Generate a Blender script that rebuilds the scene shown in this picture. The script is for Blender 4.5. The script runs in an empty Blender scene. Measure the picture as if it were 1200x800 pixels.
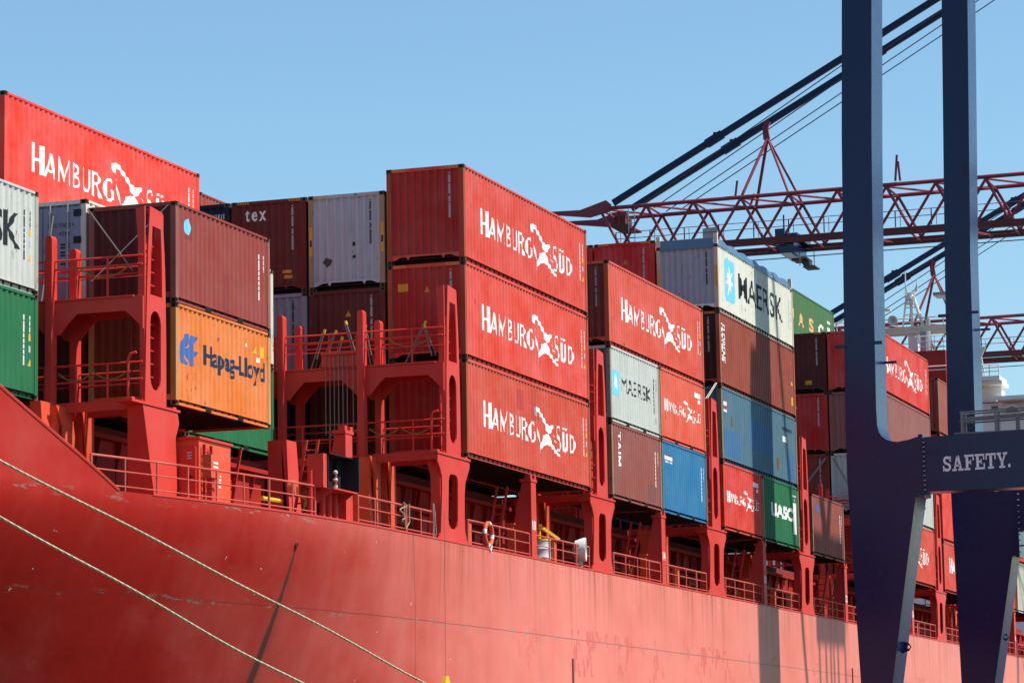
import bpy, bmesh, math, random
from math import radians, sin, cos, pi
from mathutils import Vector, Matrix
from mathutils.geometry import tessellate_polygon

random.seed(7)
sc = bpy.context.scene
ZB = 11.36            # height of the lowest container tier above the quay
COL = sc.collection

# ------------------------------------------------------------------ camera
YAW, PITCH, ROLL, FPX = 0.3249, 0.1424, -0.0173, 3660.4
fwd = Vector((cos(PITCH)*cos(YAW), cos(PITCH)*sin(YAW), sin(PITCH)))
rgt = Vector((sin(YAW), -cos(YAW), 0))
upv = rgt.cross(fwd)
r2 = cos(ROLL)*rgt + sin(ROLL)*upv
u2 = -sin(ROLL)*rgt + cos(ROLL)*upv
cam = bpy.data.cameras.new('camera')
camo = bpy.data.objects.new('camera', cam)
COL.objects.link(camo)
M4 = Matrix((r2, u2, -fwd)).transposed().to_4x4()
M4.translation = Vector((-85.7075, -30.3051, ZB - 9.6625))
camo.matrix_world = M4
cam.sensor_width = 36.0
cam.lens = FPX/1200*36.0
cam.clip_start = 0.5
cam.clip_end = 20000
sc.camera = camo

# ------------------------------------------------------------------ light
SUN_EL = radians(53.0)
SUN_T = 0.19                       # sun a little towards the stern (+X), on the quay side (-Y)
sdir = Vector((SUN_T, -1.0, 0)).normalized()*cos(SUN_EL) + Vector((0, 0, sin(SUN_EL)))
sun = bpy.data.lights.new('sun', 'SUN')
sun.energy = 5.0
sun.angle = radians(0.53)
sun.color = (1.0, 0.945, 0.85)
suno = bpy.data.objects.new('sun', sun)
suno.rotation_euler = (-sdir).to_track_quat('-Z', 'Y').to_euler()
suno.location = (0, -40, 80)
COL.objects.link(suno)

world = bpy.data.worlds.new('World')
sc.world = world
world.use_nodes = True
wn = world.node_tree.nodes
wl = world.node_tree.links
wn.clear()
sky = wn.new('ShaderNodeTexSky')
sky.sky_type = 'NISHITA'
sky.sun_disc = False
sky.sun_elevation = SUN_EL
sky.sun_rotation = math.atan2(sdir.x, sdir.y)
sky.air_density = 1.15
sky.dust_density = 0.7
sky.ozone_density = 7.0
bg = wn.new('ShaderNodeBackground')
bg.inputs['Strength'].default_value = 0.128
wo = wn.new('ShaderNodeOutputWorld')
tint = wn.new('ShaderNodeMix'); tint.data_type = 'RGBA'; tint.blend_type = 'MULTIPLY'; tint.inputs[0].default_value = 1.0
tint.inputs[7].default_value = (1.03, 1.10, 1.0, 1.0)      # slight green tint multiplied into the sky colour
wl.new(sky.outputs[0], tint.inputs[6]); wl.new(tint.outputs[2], bg.inputs[0])
wl.new(bg.outputs[0], wo.inputs[0])

sc.view_settings.view_transform = 'Standard'
sc.view_settings.look = 'None'
sc.view_settings.exposure = 0.35
sc.view_settings.gamma = 1.0
sc.cycles.max_bounces = 6
sc.cycles.diffuse_bounces = 4

# ------------------------------------------------------------------ helpers
def s2l(r, g, b):
    f = lambda c: c/12.92 if c <= 0.04045 else ((c+0.055)/1.055)**2.4
    return (f(r/255), f(g/255), f(b/255), 1.0)

class MB:
    def __init__(self):
        self.v = []; self.f = []
    def add(self, vs, fs):
        o = len(self.v)
        self.v += [tuple(p) for p in vs]
        self.f += [tuple(i+o for i in f) for f in fs]
        return self
    def box(self, x0, x1, y0, y1, z0, z1):
        vs = [(x0,y0,z0),(x1,y0,z0),(x1,y1,z0),(x0,y1,z0),(x0,y0,z1),(x1,y0,z1),(x1,y1,z1),(x0,y1,z1)]
        return self.add(vs, [(0,3,2,1),(4,5,6,7),(0,1,5,4),(1,2,6,5),(2,3,7,6),(3,0,4,7)])
    def prism(self, loops, ax, a0, a1):
        """loops: [outer, hole, ...] of 2D points, pushed along axis ax from a0 to a1"""
        if isinstance(loops[0][0], (int, float)): loops = [loops]
        def p3(p, a):
            if ax == 'y': return (p[0], a, p[1])
            if ax == 'x': return (a, p[0], p[1])
            return (p[0], p[1], a)
        flat = [p for l in loops for p in l]
        tris = tessellate_polygon([[Vector((p[0], p[1], 0)) for p in l] for l in loops])
        n = len(flat)
        vs = [p3(p, a0) for p in flat] + [p3(p, a1) for p in flat]
        fs = []
        for t in tris:
            fs.append(tuple(t)); fs.append(tuple(i+n for i in reversed(t)))
        o = 0
        for l in loops:
            m = len(l)
            for i in range(m):
                j = (i+1) % m
                fs.append((o+i, o+j, o+j+n, o+i+n))
            o += m
        return self.add(vs, fs)
    def tube(self, p, q, r, n=8, r2=None, caps=True):
        p = Vector(p); q = Vector(q); r2 = r if r2 is None else r2
        d = (q-p)
        if d.length < 1e-6: return self
        d.normalize()
        a = d.orthogonal().normalized(); b = d.cross(a)
        vs = []
        for c, rr in ((p, r), (q, r2)):
            for i in range(n):
                t = 2*pi*i/n
                vs.append(c + (a*cos(t)+b*sin(t))*rr)
        fs = [(i, (i+1) % n, (i+1) % n+n, i+n) for i in range(n)]
        if caps: fs += [tuple(reversed(range(n))), tuple(range(n, 2*n))]
        return self.add(vs, fs)
    def beam(self, p, q, w, h):
        """rectangular bar p->q, w horizontal, h vertical-ish"""
        p = Vector(p); q = Vector(q); d = (q-p).normalized()
        u = Vector((0, 0, 1))
        if abs(d.z) > 0.97: u = Vector((0, 1, 0))
        a = d.cross(u).normalized()*w/2; b = a.cross(d).normalized()*h/2
        vs = [c+s*a+t*b for c in (p, q) for s, t in ((-1,-1),(1,-1),(1,1),(-1,1))]
        return self.add(vs, [(0,1,2,3),(7,6,5,4),(0,4,5,1),(1,5,6,2),(2,6,7,3),(3,7,4,0)])
    def path(self, pts, r, n=8):
        for a, b in zip(pts[:-1], pts[1:]): self.tube(a, b, r, n)
        return self
    def lathe(self, prof, c, n=16, ax='z'):
        vs = []
        for r, h in prof:
            for i in range(n):
                t = 2*pi*i/n
                if ax == 'z': vs.append((c[0]+r*cos(t), c[1]+r*sin(t), c[2]+h))
                elif ax == 'y': vs.append((c[0]+r*cos(t), c[1]+h, c[2]+r*sin(t)))
                else: vs.append((c[0]+h, c[1]+r*cos(t), c[2]+r*sin(t)))
        fs = []
        for k in range(len(prof)-1):
            for i in range(n):
                j = (i+1) % n
                fs.append((k*n+i, k*n+j, (k+1)*n+j, (k+1)*n+i))
        fs += [tuple(reversed(range(n))), tuple(range((len(prof)-1)*n, len(prof)*n))]
        return self.add(vs, fs)
    def mesh(self, name, smooth=False):
        me = bpy.data.meshes.new(name)
        me.from_pydata(self.v, [], self.f)
        me.update()
        bm = bmesh.new(); bm.from_mesh(me)
        bmesh.ops.recalc_face_normals(bm, faces=bm.faces)
        bm.to_mesh(me); bm.free()
        if smooth:
            me.polygons.foreach_set('use_smooth', [True]*len(me.polygons))
            me.set_sharp_from_angle(angle=radians(40))
        return me
    def build(self, name, mat, parent=None, smooth=False, loc=None):
        return link(name, self.mesh(name, smooth), mat, parent, loc)

def link(name, me, mat, parent=None, loc=None, color=None):
    o = bpy.data.objects.new(name, me)
    COL.objects.link(o)
    if mat is not None:
        if len(me.materials) == 0: me.materials.append(mat)
        elif me.materials[0] != mat:
            o.material_slots[0].link = 'OBJECT'; o.material_slots[0].material = mat
    if parent: o.parent = parent
    if loc: o.location = loc
    if color: o.color = color
    return o

def tag(o, label, cat, group=None, kind=None):
    if label: o['label'] = label
    if cat: o['category'] = cat
    if group: o['group'] = group
    if kind: o['kind'] = kind
    return o

def empty(name, loc, label, cat, group=None):
    o = bpy.data.objects.new(name, None)
    o.empty_display_size = 0.3
    COL.objects.link(o); o.location = loc
    return tag(o, label, cat, group)

# ------------------------------------------------------------------ materials
class NT:
    def __init__(self, name):
        self.m = bpy.data.materials.new(name); self.m.use_nodes = True
        self.n = self.m.node_tree.nodes; self.l = self.m.node_tree.links
        self.b = self.n['Principled BSDF']
    def new(self, t, **k):
        x = self.n.new(t)
        for a, v in k.items(): setattr(x, a, v)
        return x
    def val(self, x, sock):
        if isinstance(x, (int, float)): sock.default_value = x
        elif isinstance(x, (tuple, list)): sock.default_value = x
        else: self.l.new(x, sock)
    def math(self, op, a, b=None, clamp=False):
        x = self.new('ShaderNodeMath', operation=op); x.use_clamp = clamp
        self.val(a, x.inputs[0])
        if b is not None: self.val(b, x.inputs[1])
        return x.outputs[0]
    def mix(self, f, a, b):
        x = self.new('ShaderNodeMix', data_type='RGBA')
        self.val(f, x.inputs[0]); self.val(a, x.inputs[6]); self.val(b, x.inputs[7])
        return x.outputs[2]
    def ramp(self, f, lo, hi):
        x = self.new('ShaderNodeMapRange'); x.clamp = True
        self.val(f, x.inputs[0]); x.inputs[1].default_value = lo; x.inputs[2].default_value = hi
        return x.outputs[0]
    def noise(self, vec, scale, detail=4, rough=0.55, mapscale=None):
        if mapscale:
            mp = self.new('ShaderNodeMapping'); mp.inputs['Scale'].default_value = mapscale
            self.l.new(vec, mp.inputs[0]); vec = mp.outputs[0]
        x = self.new('ShaderNodeTexNoise'); x.inputs['Scale'].default_value = scale
        x.inputs['Detail'].default_value = detail; x.inputs['Roughness'].default_value = rough
        self.l.new(vec, x.inputs['Vector'])
        return x.outputs['Fac']
    def coords(self, rnd=True):
        tc = self.new('ShaderNodeTexCoord')
        if not rnd: return tc.outputs['Object']
        oi = self.new('ShaderNodeObjectInfo')
        s = self.math('MULTIPLY', oi.outputs['Random'], 60.0)
        v = self.new('ShaderNodeVectorMath', operation='ADD')
        self.l.new(tc.outputs['Object'], v.inputs[0]); self.l.new(s, v.inputs[1])
        return v.outputs[0]

def paint(name, col=None, rough=0.5, fade=0.25, streak=0.35, rust=0.0, spec=0.4, bump=0.0, dirt=(0.05, 0.03, 0.025, 1), metal=0.0, fadecol=None):
    t = NT(name)
    vec = t.coords()
    if col is None:
        base = t.new('ShaderNodeObjectInfo').outputs['Color']
    else: base = tuple(col)
    if fadecol is None:
        hsv = t.new('ShaderNodeHueSaturation'); hsv.inputs['Saturation'].default_value = 0.8; hsv.inputs['Value'].default_value = 1.18
        t.val(base, hsv.inputs['Color']); light = hsv.outputs[0]
    else: light = fadecol
    f1 = t.math('MULTIPLY', t.ramp(t.noise(vec, 0.9, 5, 0.6), 0.35, 0.75), fade)
    c = t.mix(f1, base, light)
    f2 = t.math('MULTIPLY', t.ramp(t.noise(vec, 1.0, 5, 0.65, (7, 7, 0.55)), 0.5, 0.8), streak)
    dk = t.new('ShaderNodeHueSaturation'); dk.inputs['Value'].default_value = 0.5; dk.inputs['Saturation'].default_value = 0.85
    t.l.new(c, dk.inputs['Color'])
    c = t.mix(f2, c, dk.outputs[0])
    f3 = t.math('MULTIPLY', t.ramp(t.noise(vec, 2.3, 6, 0.7), 0.62, 0.85), streak*0.8)
    c = t.mix(f3, c, dirt)
    if rust > 0:
        big = t.ramp(t.noise(vec, 0.7, 3), 0.45, 0.65)
        f4 = t.math('MULTIPLY', t.ramp(t.noise(vec, 7.0, 6, 0.7, (1, 1, 0.45)), 0.66-rust*0.12, 0.70-rust*0.1), big)
        c = t.mix(t.math('MULTIPLY', f4, 0.85), c, (0.14, 0.055, 0.03, 1))
    t.l.new(c, t.b.inputs['Base Color'])
    rr = t.new('ShaderNodeMapRange'); t.l.new(t.noise(vec, 4, 4), rr.inputs[0])
    rr.inputs[3].default_value = rough-0.1; rr.inputs[4].default_value = rough+0.15
    t.l.new(rr.outputs[0], t.b.inputs['Roughness'])
    t.b.inputs['Specular IOR Level'].default_value = spec if metal > 0 or rough < 0.4 else spec*0.5
    t.b.inputs['Metallic'].default_value = metal
    if bump > 0:
        bp = t.new('ShaderNodeBump'); bp.inputs['Strength'].default_value = bump; bp.inputs['Distance'].default_value = 0.02
        t.l.new(t.noise(vec, 1.6, 3, mapscale=(1, 1, 0.7)), bp.inputs['Height'])
        t.l.new(bp.outputs[0], t.b.inputs['Normal'])
    return t.m

M = {}
M['wall'] = paint('container_wall_paint', None, 0.5, 0.5, 0.55, 0.55, 0.35, bump=0.4)
M['frame'] = paint('container_frame_paint', None, 0.55, 0.4, 0.4, 0.8, 0.3)
M['casting'] = paint('corner_casting_steel', (0.15, 0.085, 0.06, 1), 0.7, 0.5, 0.4, 0.9, 0.3)
M['hole'] = paint('casting_hole', (0.012, 0.011, 0.011, 1), 0.9, 0, 0, 0)
M['floor'] = paint('container_floor_steel', (0.045, 0.03, 0.026, 1), 0.8, 0.4, 0.4, 0.5)
M['white'] = paint('white_lettering', (0.80, 0.80, 0.77, 1), 0.5, 0.0, 0.12, 0.0)
M['worn_white'] = paint('worn_white_lettering', (0.72, 0.66, 0.62, 1), 0.6, 0.2, 0.5, 0.5)
M['grey_white'] = paint('code_label', (0.42, 0.43, 0.46, 1), 0.6, 0.1, 0.3, 0.0)
M['black'] = paint('black_lettering', (0.018, 0.02, 0.024, 1), 0.5, 0.1, 0.1)
M['navy_text'] = paint('navy_lettering', (0.015, 0.03, 0.06, 1), 0.5, 0.1, 0.1)
M['logo_blue'] = paint('logo_blue', (0.055, 0.125, 0.34, 1), 0.5, 0.3, 0.2)
M['cyan'] = paint('light_blue_logo', (0.17, 0.56, 0.74, 1), 0.5, 0.1, 0.15)
M['pale_orange'] = paint('pale_orange_lettering', (0.72, 0.42, 0.20, 1), 0.6, 0.1, 0.2)
M['yellow'] = paint('yellow_mark', (0.72, 0.42, 0.03, 1), 0.55, 0.1, 0.25)
M['orange_mark'] = paint('orange_mark', (0.62, 0.27, 0.03, 1), 0.55, 0.1, 0.25)
M['tarp'] = paint('blue_tarpaulin', (0.06, 0.14, 0.24, 1), 0.35, 0.6, 0.3, 0, 0.5, bump=0.8)
M['ship'] = paint('ship_red_paint', (0.57, 0.041, 0.029, 1), 0.45, 0.35, 0.3, 0.15, 0.35, fadecol=(0.66, 0.105, 0.085, 1))
M['ship_dark'] = paint('ship_red_dark', (0.33, 0.018, 0.012, 1), 0.55, 0.3, 0.5, 0.4, 0.3)
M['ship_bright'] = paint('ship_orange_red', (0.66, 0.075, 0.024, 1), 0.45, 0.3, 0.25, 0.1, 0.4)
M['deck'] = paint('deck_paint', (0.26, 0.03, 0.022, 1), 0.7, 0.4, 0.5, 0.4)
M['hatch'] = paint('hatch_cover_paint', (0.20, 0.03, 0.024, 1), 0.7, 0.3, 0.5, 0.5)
M['rail'] = paint('railing_paint', (0.52, 0.07, 0.05, 1), 0.5, 0.6, 0.3, 0.3, 0.4, fadecol=(0.62, 0.22, 0.16, 1))
M['galv'] = paint('galvanised_steel', (0.36, 0.35, 0.33, 1), 0.45, 0.4, 0.4, 0.3, 0.5, metal=0.4)
M['rod'] = paint('lashing_steel', (0.24, 0.21, 0.18, 1), 0.4, 0.4, 0.4, 0.3, 0.5, metal=0.5)
M['chain'] = paint('yellow_chain', (0.24, 0.14, 0.03, 1), 0.6, 0.1, 0.3)
M['navy'] = paint('crane_navy_paint', (0.0030, 0.0085, 0.060, 1), 0.20, 0.3, 0.12, 0.0, 0.38, bump=0.03, fadecol=(0.005, 0.012, 0.075, 1))
M['boomred'] = paint('crane_red_paint', (0.23, 0.035, 0.055, 1), 0.5, 0.4, 0.3, 0.2, 0.4, fadecol=(0.34, 0.10, 0.12, 1))
M['boomdark'] = paint('crane_girder_paint', (0.13, 0.03, 0.03, 1), 0.55, 0.3, 0.4, 0.3, 0.4)
M['stay'] = paint('crane_stay_paint', (0.014, 0.022, 0.06, 1), 0.5, 0.2, 0.2)
M['cable'] = paint('steel_cable', (0.07, 0.06, 0.06, 1), 0.5, 0.1, 0.2)
M['railgrey'] = paint('handrail_grey', (0.20, 0.20, 0.19, 1), 0.5, 0.3, 0.3, 0.2)
M['shipwhite'] = paint('ship_white_paint', (0.72, 0.71, 0.67, 1), 0.45, 0.1, 0.2, 0.1)
M['glass'] = paint('window_glass', (0.03, 0.035, 0.045, 1), 0.1, 0, 0, 0, 0.6)
M['funnel'] = paint('funnel_grey', (0.30, 0.31, 0.33, 1), 0.5, 0.2, 0.3)
M['rope'] = paint('mooring_rope', (0.40, 0.365, 0.235, 1), 0.85, 0.6, 0.7, dirt=(0.10, 0.10, 0.05, 1))
M['boxblack'] = paint('lamp_screen_black', (0.012, 0.016, 0.02, 1), 0.6, 0.2, 0.2)
M['lamp'] = paint('lamp_glass', (0.55, 0.55, 0.5, 1), 0.15, 0.1, 0.2, 0, 0.6)
M['lampred'] = paint('lamp_red_glass', (0.30, 0.02, 0.02, 1), 0.2, 0.1, 0.2, 0, 0.6)
M['buoy'] = paint('lifebuoy_orange', (0.62, 0.10, 0.04, 1), 0.5, 0.2, 0.2)
M['concrete'] = paint('quay_asphalt', (0.055, 0.055, 0.055, 1), 0.85, 0.3, 0.4)
M['water'] = paint('harbour_water', (0.02, 0.045, 0.05, 1), 0.12, 0.2, 0.0, 0, 0.5, bump=0.4)

def hull_material():
    t = NT('hull_paint')
    vec = t.coords(False)
    sp = t.new('ShaderNodeSeparateXYZ'); t.l.new(vec, sp.inputs[0])
    X, Z = sp.outputs[0], sp.outputs[2]
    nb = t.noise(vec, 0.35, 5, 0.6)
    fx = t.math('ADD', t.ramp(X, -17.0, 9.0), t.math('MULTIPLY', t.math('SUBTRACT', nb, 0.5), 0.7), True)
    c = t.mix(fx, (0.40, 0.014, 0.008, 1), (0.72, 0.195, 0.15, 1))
    # mix above puts the bow's shade and the midship sheen into the paint
    # long vertical weathering
    vs = t.noise(vec, 1.0, 5, 0.6, (1.6, 0.4, 0.10))
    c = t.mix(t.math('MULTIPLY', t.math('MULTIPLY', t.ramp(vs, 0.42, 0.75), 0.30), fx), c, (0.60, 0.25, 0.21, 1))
    vs2 = t.noise(vec, 1.0, 4, 0.6, (3.2, 0.4, 0.12))
    c = t.mix(t.math('MULTIPLY', t.ramp(vs2, 0.58, 0.8), 0.16), c, (0.33, 0.05, 0.04, 1))
    # rust and dirt running down from the deck edge
    fall = t.ramp(Z, -5.2, -2.6)
    ns = t.noise(vec, 1.0, 6, 0.7, (4.5, 0.3, 0.14))
    drip = t.math('MULTIPLY', t.math('MULTIPLY', t.ramp(ns, 0.50, 0.70), t.math('POWER', fall, 1.6)), t.math('ADD', t.math('MULTIPLY', t.ramp(X, -16.0, -3.0), 0.55), 0.25))
    c = t.mix(drip, c, (0.27, 0.075, 0.04, 1))
    # rust run down from the feet of pedestals and pillars
    rx = t.math('FRACT', t.math('DIVIDE', t.math('ADD', X, 146.05), 14.605))
    def foot(c0, w): return t.ramp(t.math('ABSOLUTE', t.math('SUBTRACT', rx, c0)), w, 0.0)
    feet = t.math('MAXIMUM', t.math('MAXIMUM', foot(0.845, 0.03), foot(0.955, 0.035)), t.math('MAXIMUM', foot(0.41, 0.02), foot(0.66, 0.015)))
    run = t.ramp(t.noise(vec, 1.0, 5, 0.65, (6.5, 0.3, 0.22)), 0.40, 0.62)
    fall2 = t.math('POWER', t.ramp(Z, -5.6, -2.6), 1.2)
    c = t.mix(t.math('MULTIPLY', t.math('MULTIPLY', feet, run), t.math('MULTIPLY', t.math('MULTIPLY', fall2, 0.9), t.ramp(X, -9.0, -2.0))), c, (0.31, 0.07, 0.035, 1))
    # broad uneven bleaching
    cl = t.noise(vec, 0.22, 5, 0.6, (1.0, 0.5, 1.8))
    hs_ = t.new('ShaderNodeHueSaturation'); hs_.inputs['Value'].default_value = 0.90; hs_.inputs['Saturation'].default_value = 1.08; t.l.new(c, hs_.inputs['Color'])
    c = t.mix(t.math('MULTIPLY', t.ramp(cl, 0.46, 0.68), 0.55), c, hs_.outputs[0])
    # weld seams
    wob = t.math('MULTIPLY', t.math('SUBTRACT', t.noise(vec, 0.4, 2), 0.5), 0.05)
    dz = t.math('ABSOLUTE', t.math('ADD', t.math('ADD', Z, 4.93), wob))
    seam = t.math('MULTIPLY', t.math('LESS_THAN', dz, 0.016), 0.55)
    c = t.mix(seam, c, (0.16, 0.035, 0.03, 1))
    dz2 = t.math('ABSOLUTE', t.math('ADD', t.math('ADD', Z, 7.0), wob))
    c = t.mix(t.math('MULTIPLY', t.math('LESS_THAN', dz2, 0.012), 0.35), c, (0.16, 0.035, 0.03, 1))
    fr = t.math('FRACT', t.math('DIVIDE', t.math('ADD', X, 101.45), 8.3))
    vseam = t.math('MULTIPLY', t.math('LESS_THAN', fr, 0.0024), 0.5)
    c = t.mix(vseam, c, (0.2, 0.04, 0.035, 1))
    # touch-up paint in rollered blocks round the seam
    br = t.new('ShaderNodeTexVoronoi'); br.distance = 'CHEBYCHEV'; br.inputs['Scale'].default_value = 1.0
    mp = t.new('ShaderNodeMapping'); mp.inputs['Scale'].default_value = (4.2, 1, 2.4); t.l.new(vec, mp.inputs[0]); t.l.new(mp.outputs[0], br.inputs['Vector'])
    sc2 = t.new('ShaderNodeSeparateColor'); t.l.new(br.outputs['Color'], sc2.inputs[0])
    zone = t.math('MULTIPLY', t.ramp(t.noise(vec, 0.33, 2), 0.50, 0.56), t.math('LESS_THAN', t.math('ABSOLUTE', t.math('ADD', Z, 5.35)), 0.75))
    zone = t.math('MULTIPLY', zone, t.ramp(X, 3.0, 7.0))
    blk = t.math('MULTIPLY', t.math('GREATER_THAN', sc2.outputs[0], 0.62), zone)
    c = t.mix(t.math('MULTIPLY', blk, 0.6), c, (0.56, 0.09, 0.075, 1))
    # scrapes down to primer
    scr = t.noise(vec, 1.0, 6, 0.65, (1.3, 1, 6.0))
    zz = t.math('ABSOLUTE', t.math('ADD', Z, 4.95))
    near = t.ramp(zz, 0.16, 0.0)
    zk = t.ramp(t.math('ABSOLUTE', t.math('ADD', Z, 2.72)), 0.14, 0.0)
    zk = t.math('MULTIPLY', zk, t.ramp(X, -9, -13))
    m = t.math('MULTIPLY', t.ramp(scr, 0.56, 0.60), t.math('MAXIMUM', near, zk))
    c = t.mix(t.math('MULTIPLY', m, 0.75), c, (0.22, 0.21, 0.17, 1))
    spk = t.noise(vec, 3.2, 3, 0.5)
    c = t.mix(t.math('MULTIPLY', t.ramp(spk, 0.745, 0.76), 0.7), c, (0.62, 0.58, 0.55, 1))
    # scupper stains
    for (x0, z0, w0, w1, ln) in ((-12.0, -3.46, 0.05, 0.17, 6.0), (9.7, -5.55, 0.05, 0.06, 4.0), (50.5, -4.6, 0.05, 0.06, 4.0)):
        down = t.math('SUBTRACT', z0, Z)
        wid = t.math('ADD', w0, t.math('MULTIPLY', t.math('MAXIMUM', down, 0.0), (w1-w0)/3.0))
        edge = t.math('ADD', t.math('ABSOLUTE', t.math('SUBTRACT', X, x0)), t.math('MULTIPLY', t.math('SUBTRACT', t.noise(vec, 3.0, 4), 0.5), 0.10))
        ins = t.math('DIVIDE', edge, wid)
        mk = t.math('MULTIPLY', t.ramp(ins, 1.15, 0.55), t.math('GREATER_THAN', down, 0.0))
        c = t.mix(t.math('MULTIPLY', mk, 0.88), c, (0.05, 0.03, 0.022, 1))
        halo = t.math('MULTIPLY', t.math('MULTIPLY', t.ramp(ins, 3.5, 0.8), t.ramp(down, 0.0, 0.6)), t.ramp(t.noise(vec, 1.0, 4, 0.6, (5, 1, 0.3)), 0.35, 0.7))
        c = t.mix(t.math('MULTIPLY', halo, 0.45), c, (0.13, 0.06, 0.035, 1))
    t.l.new(c, t.b.inputs['Base Color'])
    rr = t.new('ShaderNodeMapRange'); t.l.new(nb, rr.inputs[0]); rr.inputs[3].default_value = 0.30; rr.inputs[4].default_value = 0.5
    t.l.new(rr.outputs[0], t.b.inputs['Roughness'])
    t.b.inputs['Specular IOR Level'].default_value = 0.22
    # plates drawn in between the frames
    wv = t.new('ShaderNodeTexWave'); wv.wave_type = 'BANDS'; wv.bands_direction = 'X'; wv.inputs['Scale'].default_value = 0.42
    wv.inputs['Distortion'].default_value = 1.2; wv.inputs['Detail'].default_value = 2
    t.l.new(vec, wv.inputs['Vector'])
    hm = t.math('ADD', t.math('MULTIPLY', wv.outputs['Fac'], 0.25), t.noise(vec, 0.8, 3))
    bp = t.new('ShaderNodeBump'); bp.inputs['Strength'].default_value = 0.45; bp.inputs['Distance'].default_value = 0.04
    t.l.new(hm, bp.inputs['Height']); t.l.new(bp.outputs[0], t.b.inputs['Normal'])
    return t.m
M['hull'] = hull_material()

def stripes_mat():
    t = NT('hazard_stripes')
    vec = t.coords(False)
    mp = t.new('ShaderNodeMapping'); mp.inputs['Rotation'].default_value = (radians(45), radians(45), 0); t.l.new(vec, mp.inputs[0])
    sp = t.new('ShaderNodeSeparateXYZ'); t.l.new(mp.outputs[0], sp.inputs[0])
    s = t.math('FRACT', t.math('MULTIPLY', sp.outputs[2], 6.0))
    c = t.mix(t.math('GREATER_THAN', s, 0.5), (0.02, 0.02, 0.02, 1), (0.62, 0.38, 0.04, 1))
    t.l.new(c, t.b.inputs['Base Color']); t.b.inputs['Roughness'].default_value = 0.6
    return t.m
M['hazard'] = stripes_mat()

# ------------------------------------------------------------------ setting
mb = MB().box(-3000, 3000, -3000, -1.15, -0.5, 0.0)
q = mb.build('quay', M['concrete']); tag(q, None, None, kind='structure')
mb = MB(); mb.add([(-3000, -1.1, -3.2), (3000, -1.1, -3.2), (3000, 6000, -3.2), (-3000, 6000, -3.2)], [(0, 1, 2, 3)])
w = mb.build('water', M['water']); tag(w, None, None, kind='structure')

# ------------------------------------------------------------------ containers
W = 2.438; HC = 2.896; STD = 2.591; L20 = 6.058; L40 = 12.192
NW = {L20: 20, L40: 41}
def wave_breaks(L):
    n = NW[L]; a, b = 0.17, L-0.17; p = (b-a)/n
    xs = []; ds = []
    for k in range(n):
        x = a+k*p
        for fr, d in ((0.0, 0), (0.27, 0), (0.5, 1), (0.77, 1)):
            xs.append(x+fr*p); ds.append(d)
    xs.append(b); ds.append(0)
    return xs, ds
SIDE_OUT, SIDE_DEP = 0.014, 0.037
END_OUT, END_DEP = 0.028, 0.045
def end_breaks():
    n = 9; a, b = 0.15, W-0.15; p = (b-a)/n
    xs = []; ds = []
    for k in range(n):
        for fr, d in ((0.0, 0), (0.28, 0), (0.5, 1), (0.78, 1)):
            xs.append(a+(k+fr)*p); ds.append(d)
    xs.append(b); ds.append(0)
    return xs, ds
def interp(xs, ds, x):
    if x <= xs[0]: return ds[0]
    for i in range(len(xs)-1):
        if x <= xs[i+1]:
            return ds[i]+(ds[i+1]-ds[i])*(x-xs[i])/(xs[i+1]-xs[i])
    return ds[-1]

CM = {}
def casting_mesh():
    bm = bmesh.new()
    r = bmesh.ops.create_cube(bm, size=1.0)
    for v in r['verts']: v.co = Vector((0.089+v.co.x*0.178, 0.081+v.co.y*0.162, 0.059+v.co.z*0.118))
    side = [f for f in bm.faces if abs(f.normal.z) < 0.5]
    bmesh.ops.inset_individual(bm, faces=side, thickness=0.033)
    for f in side:
        bmesh.ops.translate(bm, verts=f.verts, vec=-f.normal*0.035)
        f.material_index = 1
    me = bpy.data.meshes.new('corner_casting'); bm.to_mesh(me); bm.free()
    me.materials.append(M['casting']); me.materials.append(M['hole'])
    return me

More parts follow.
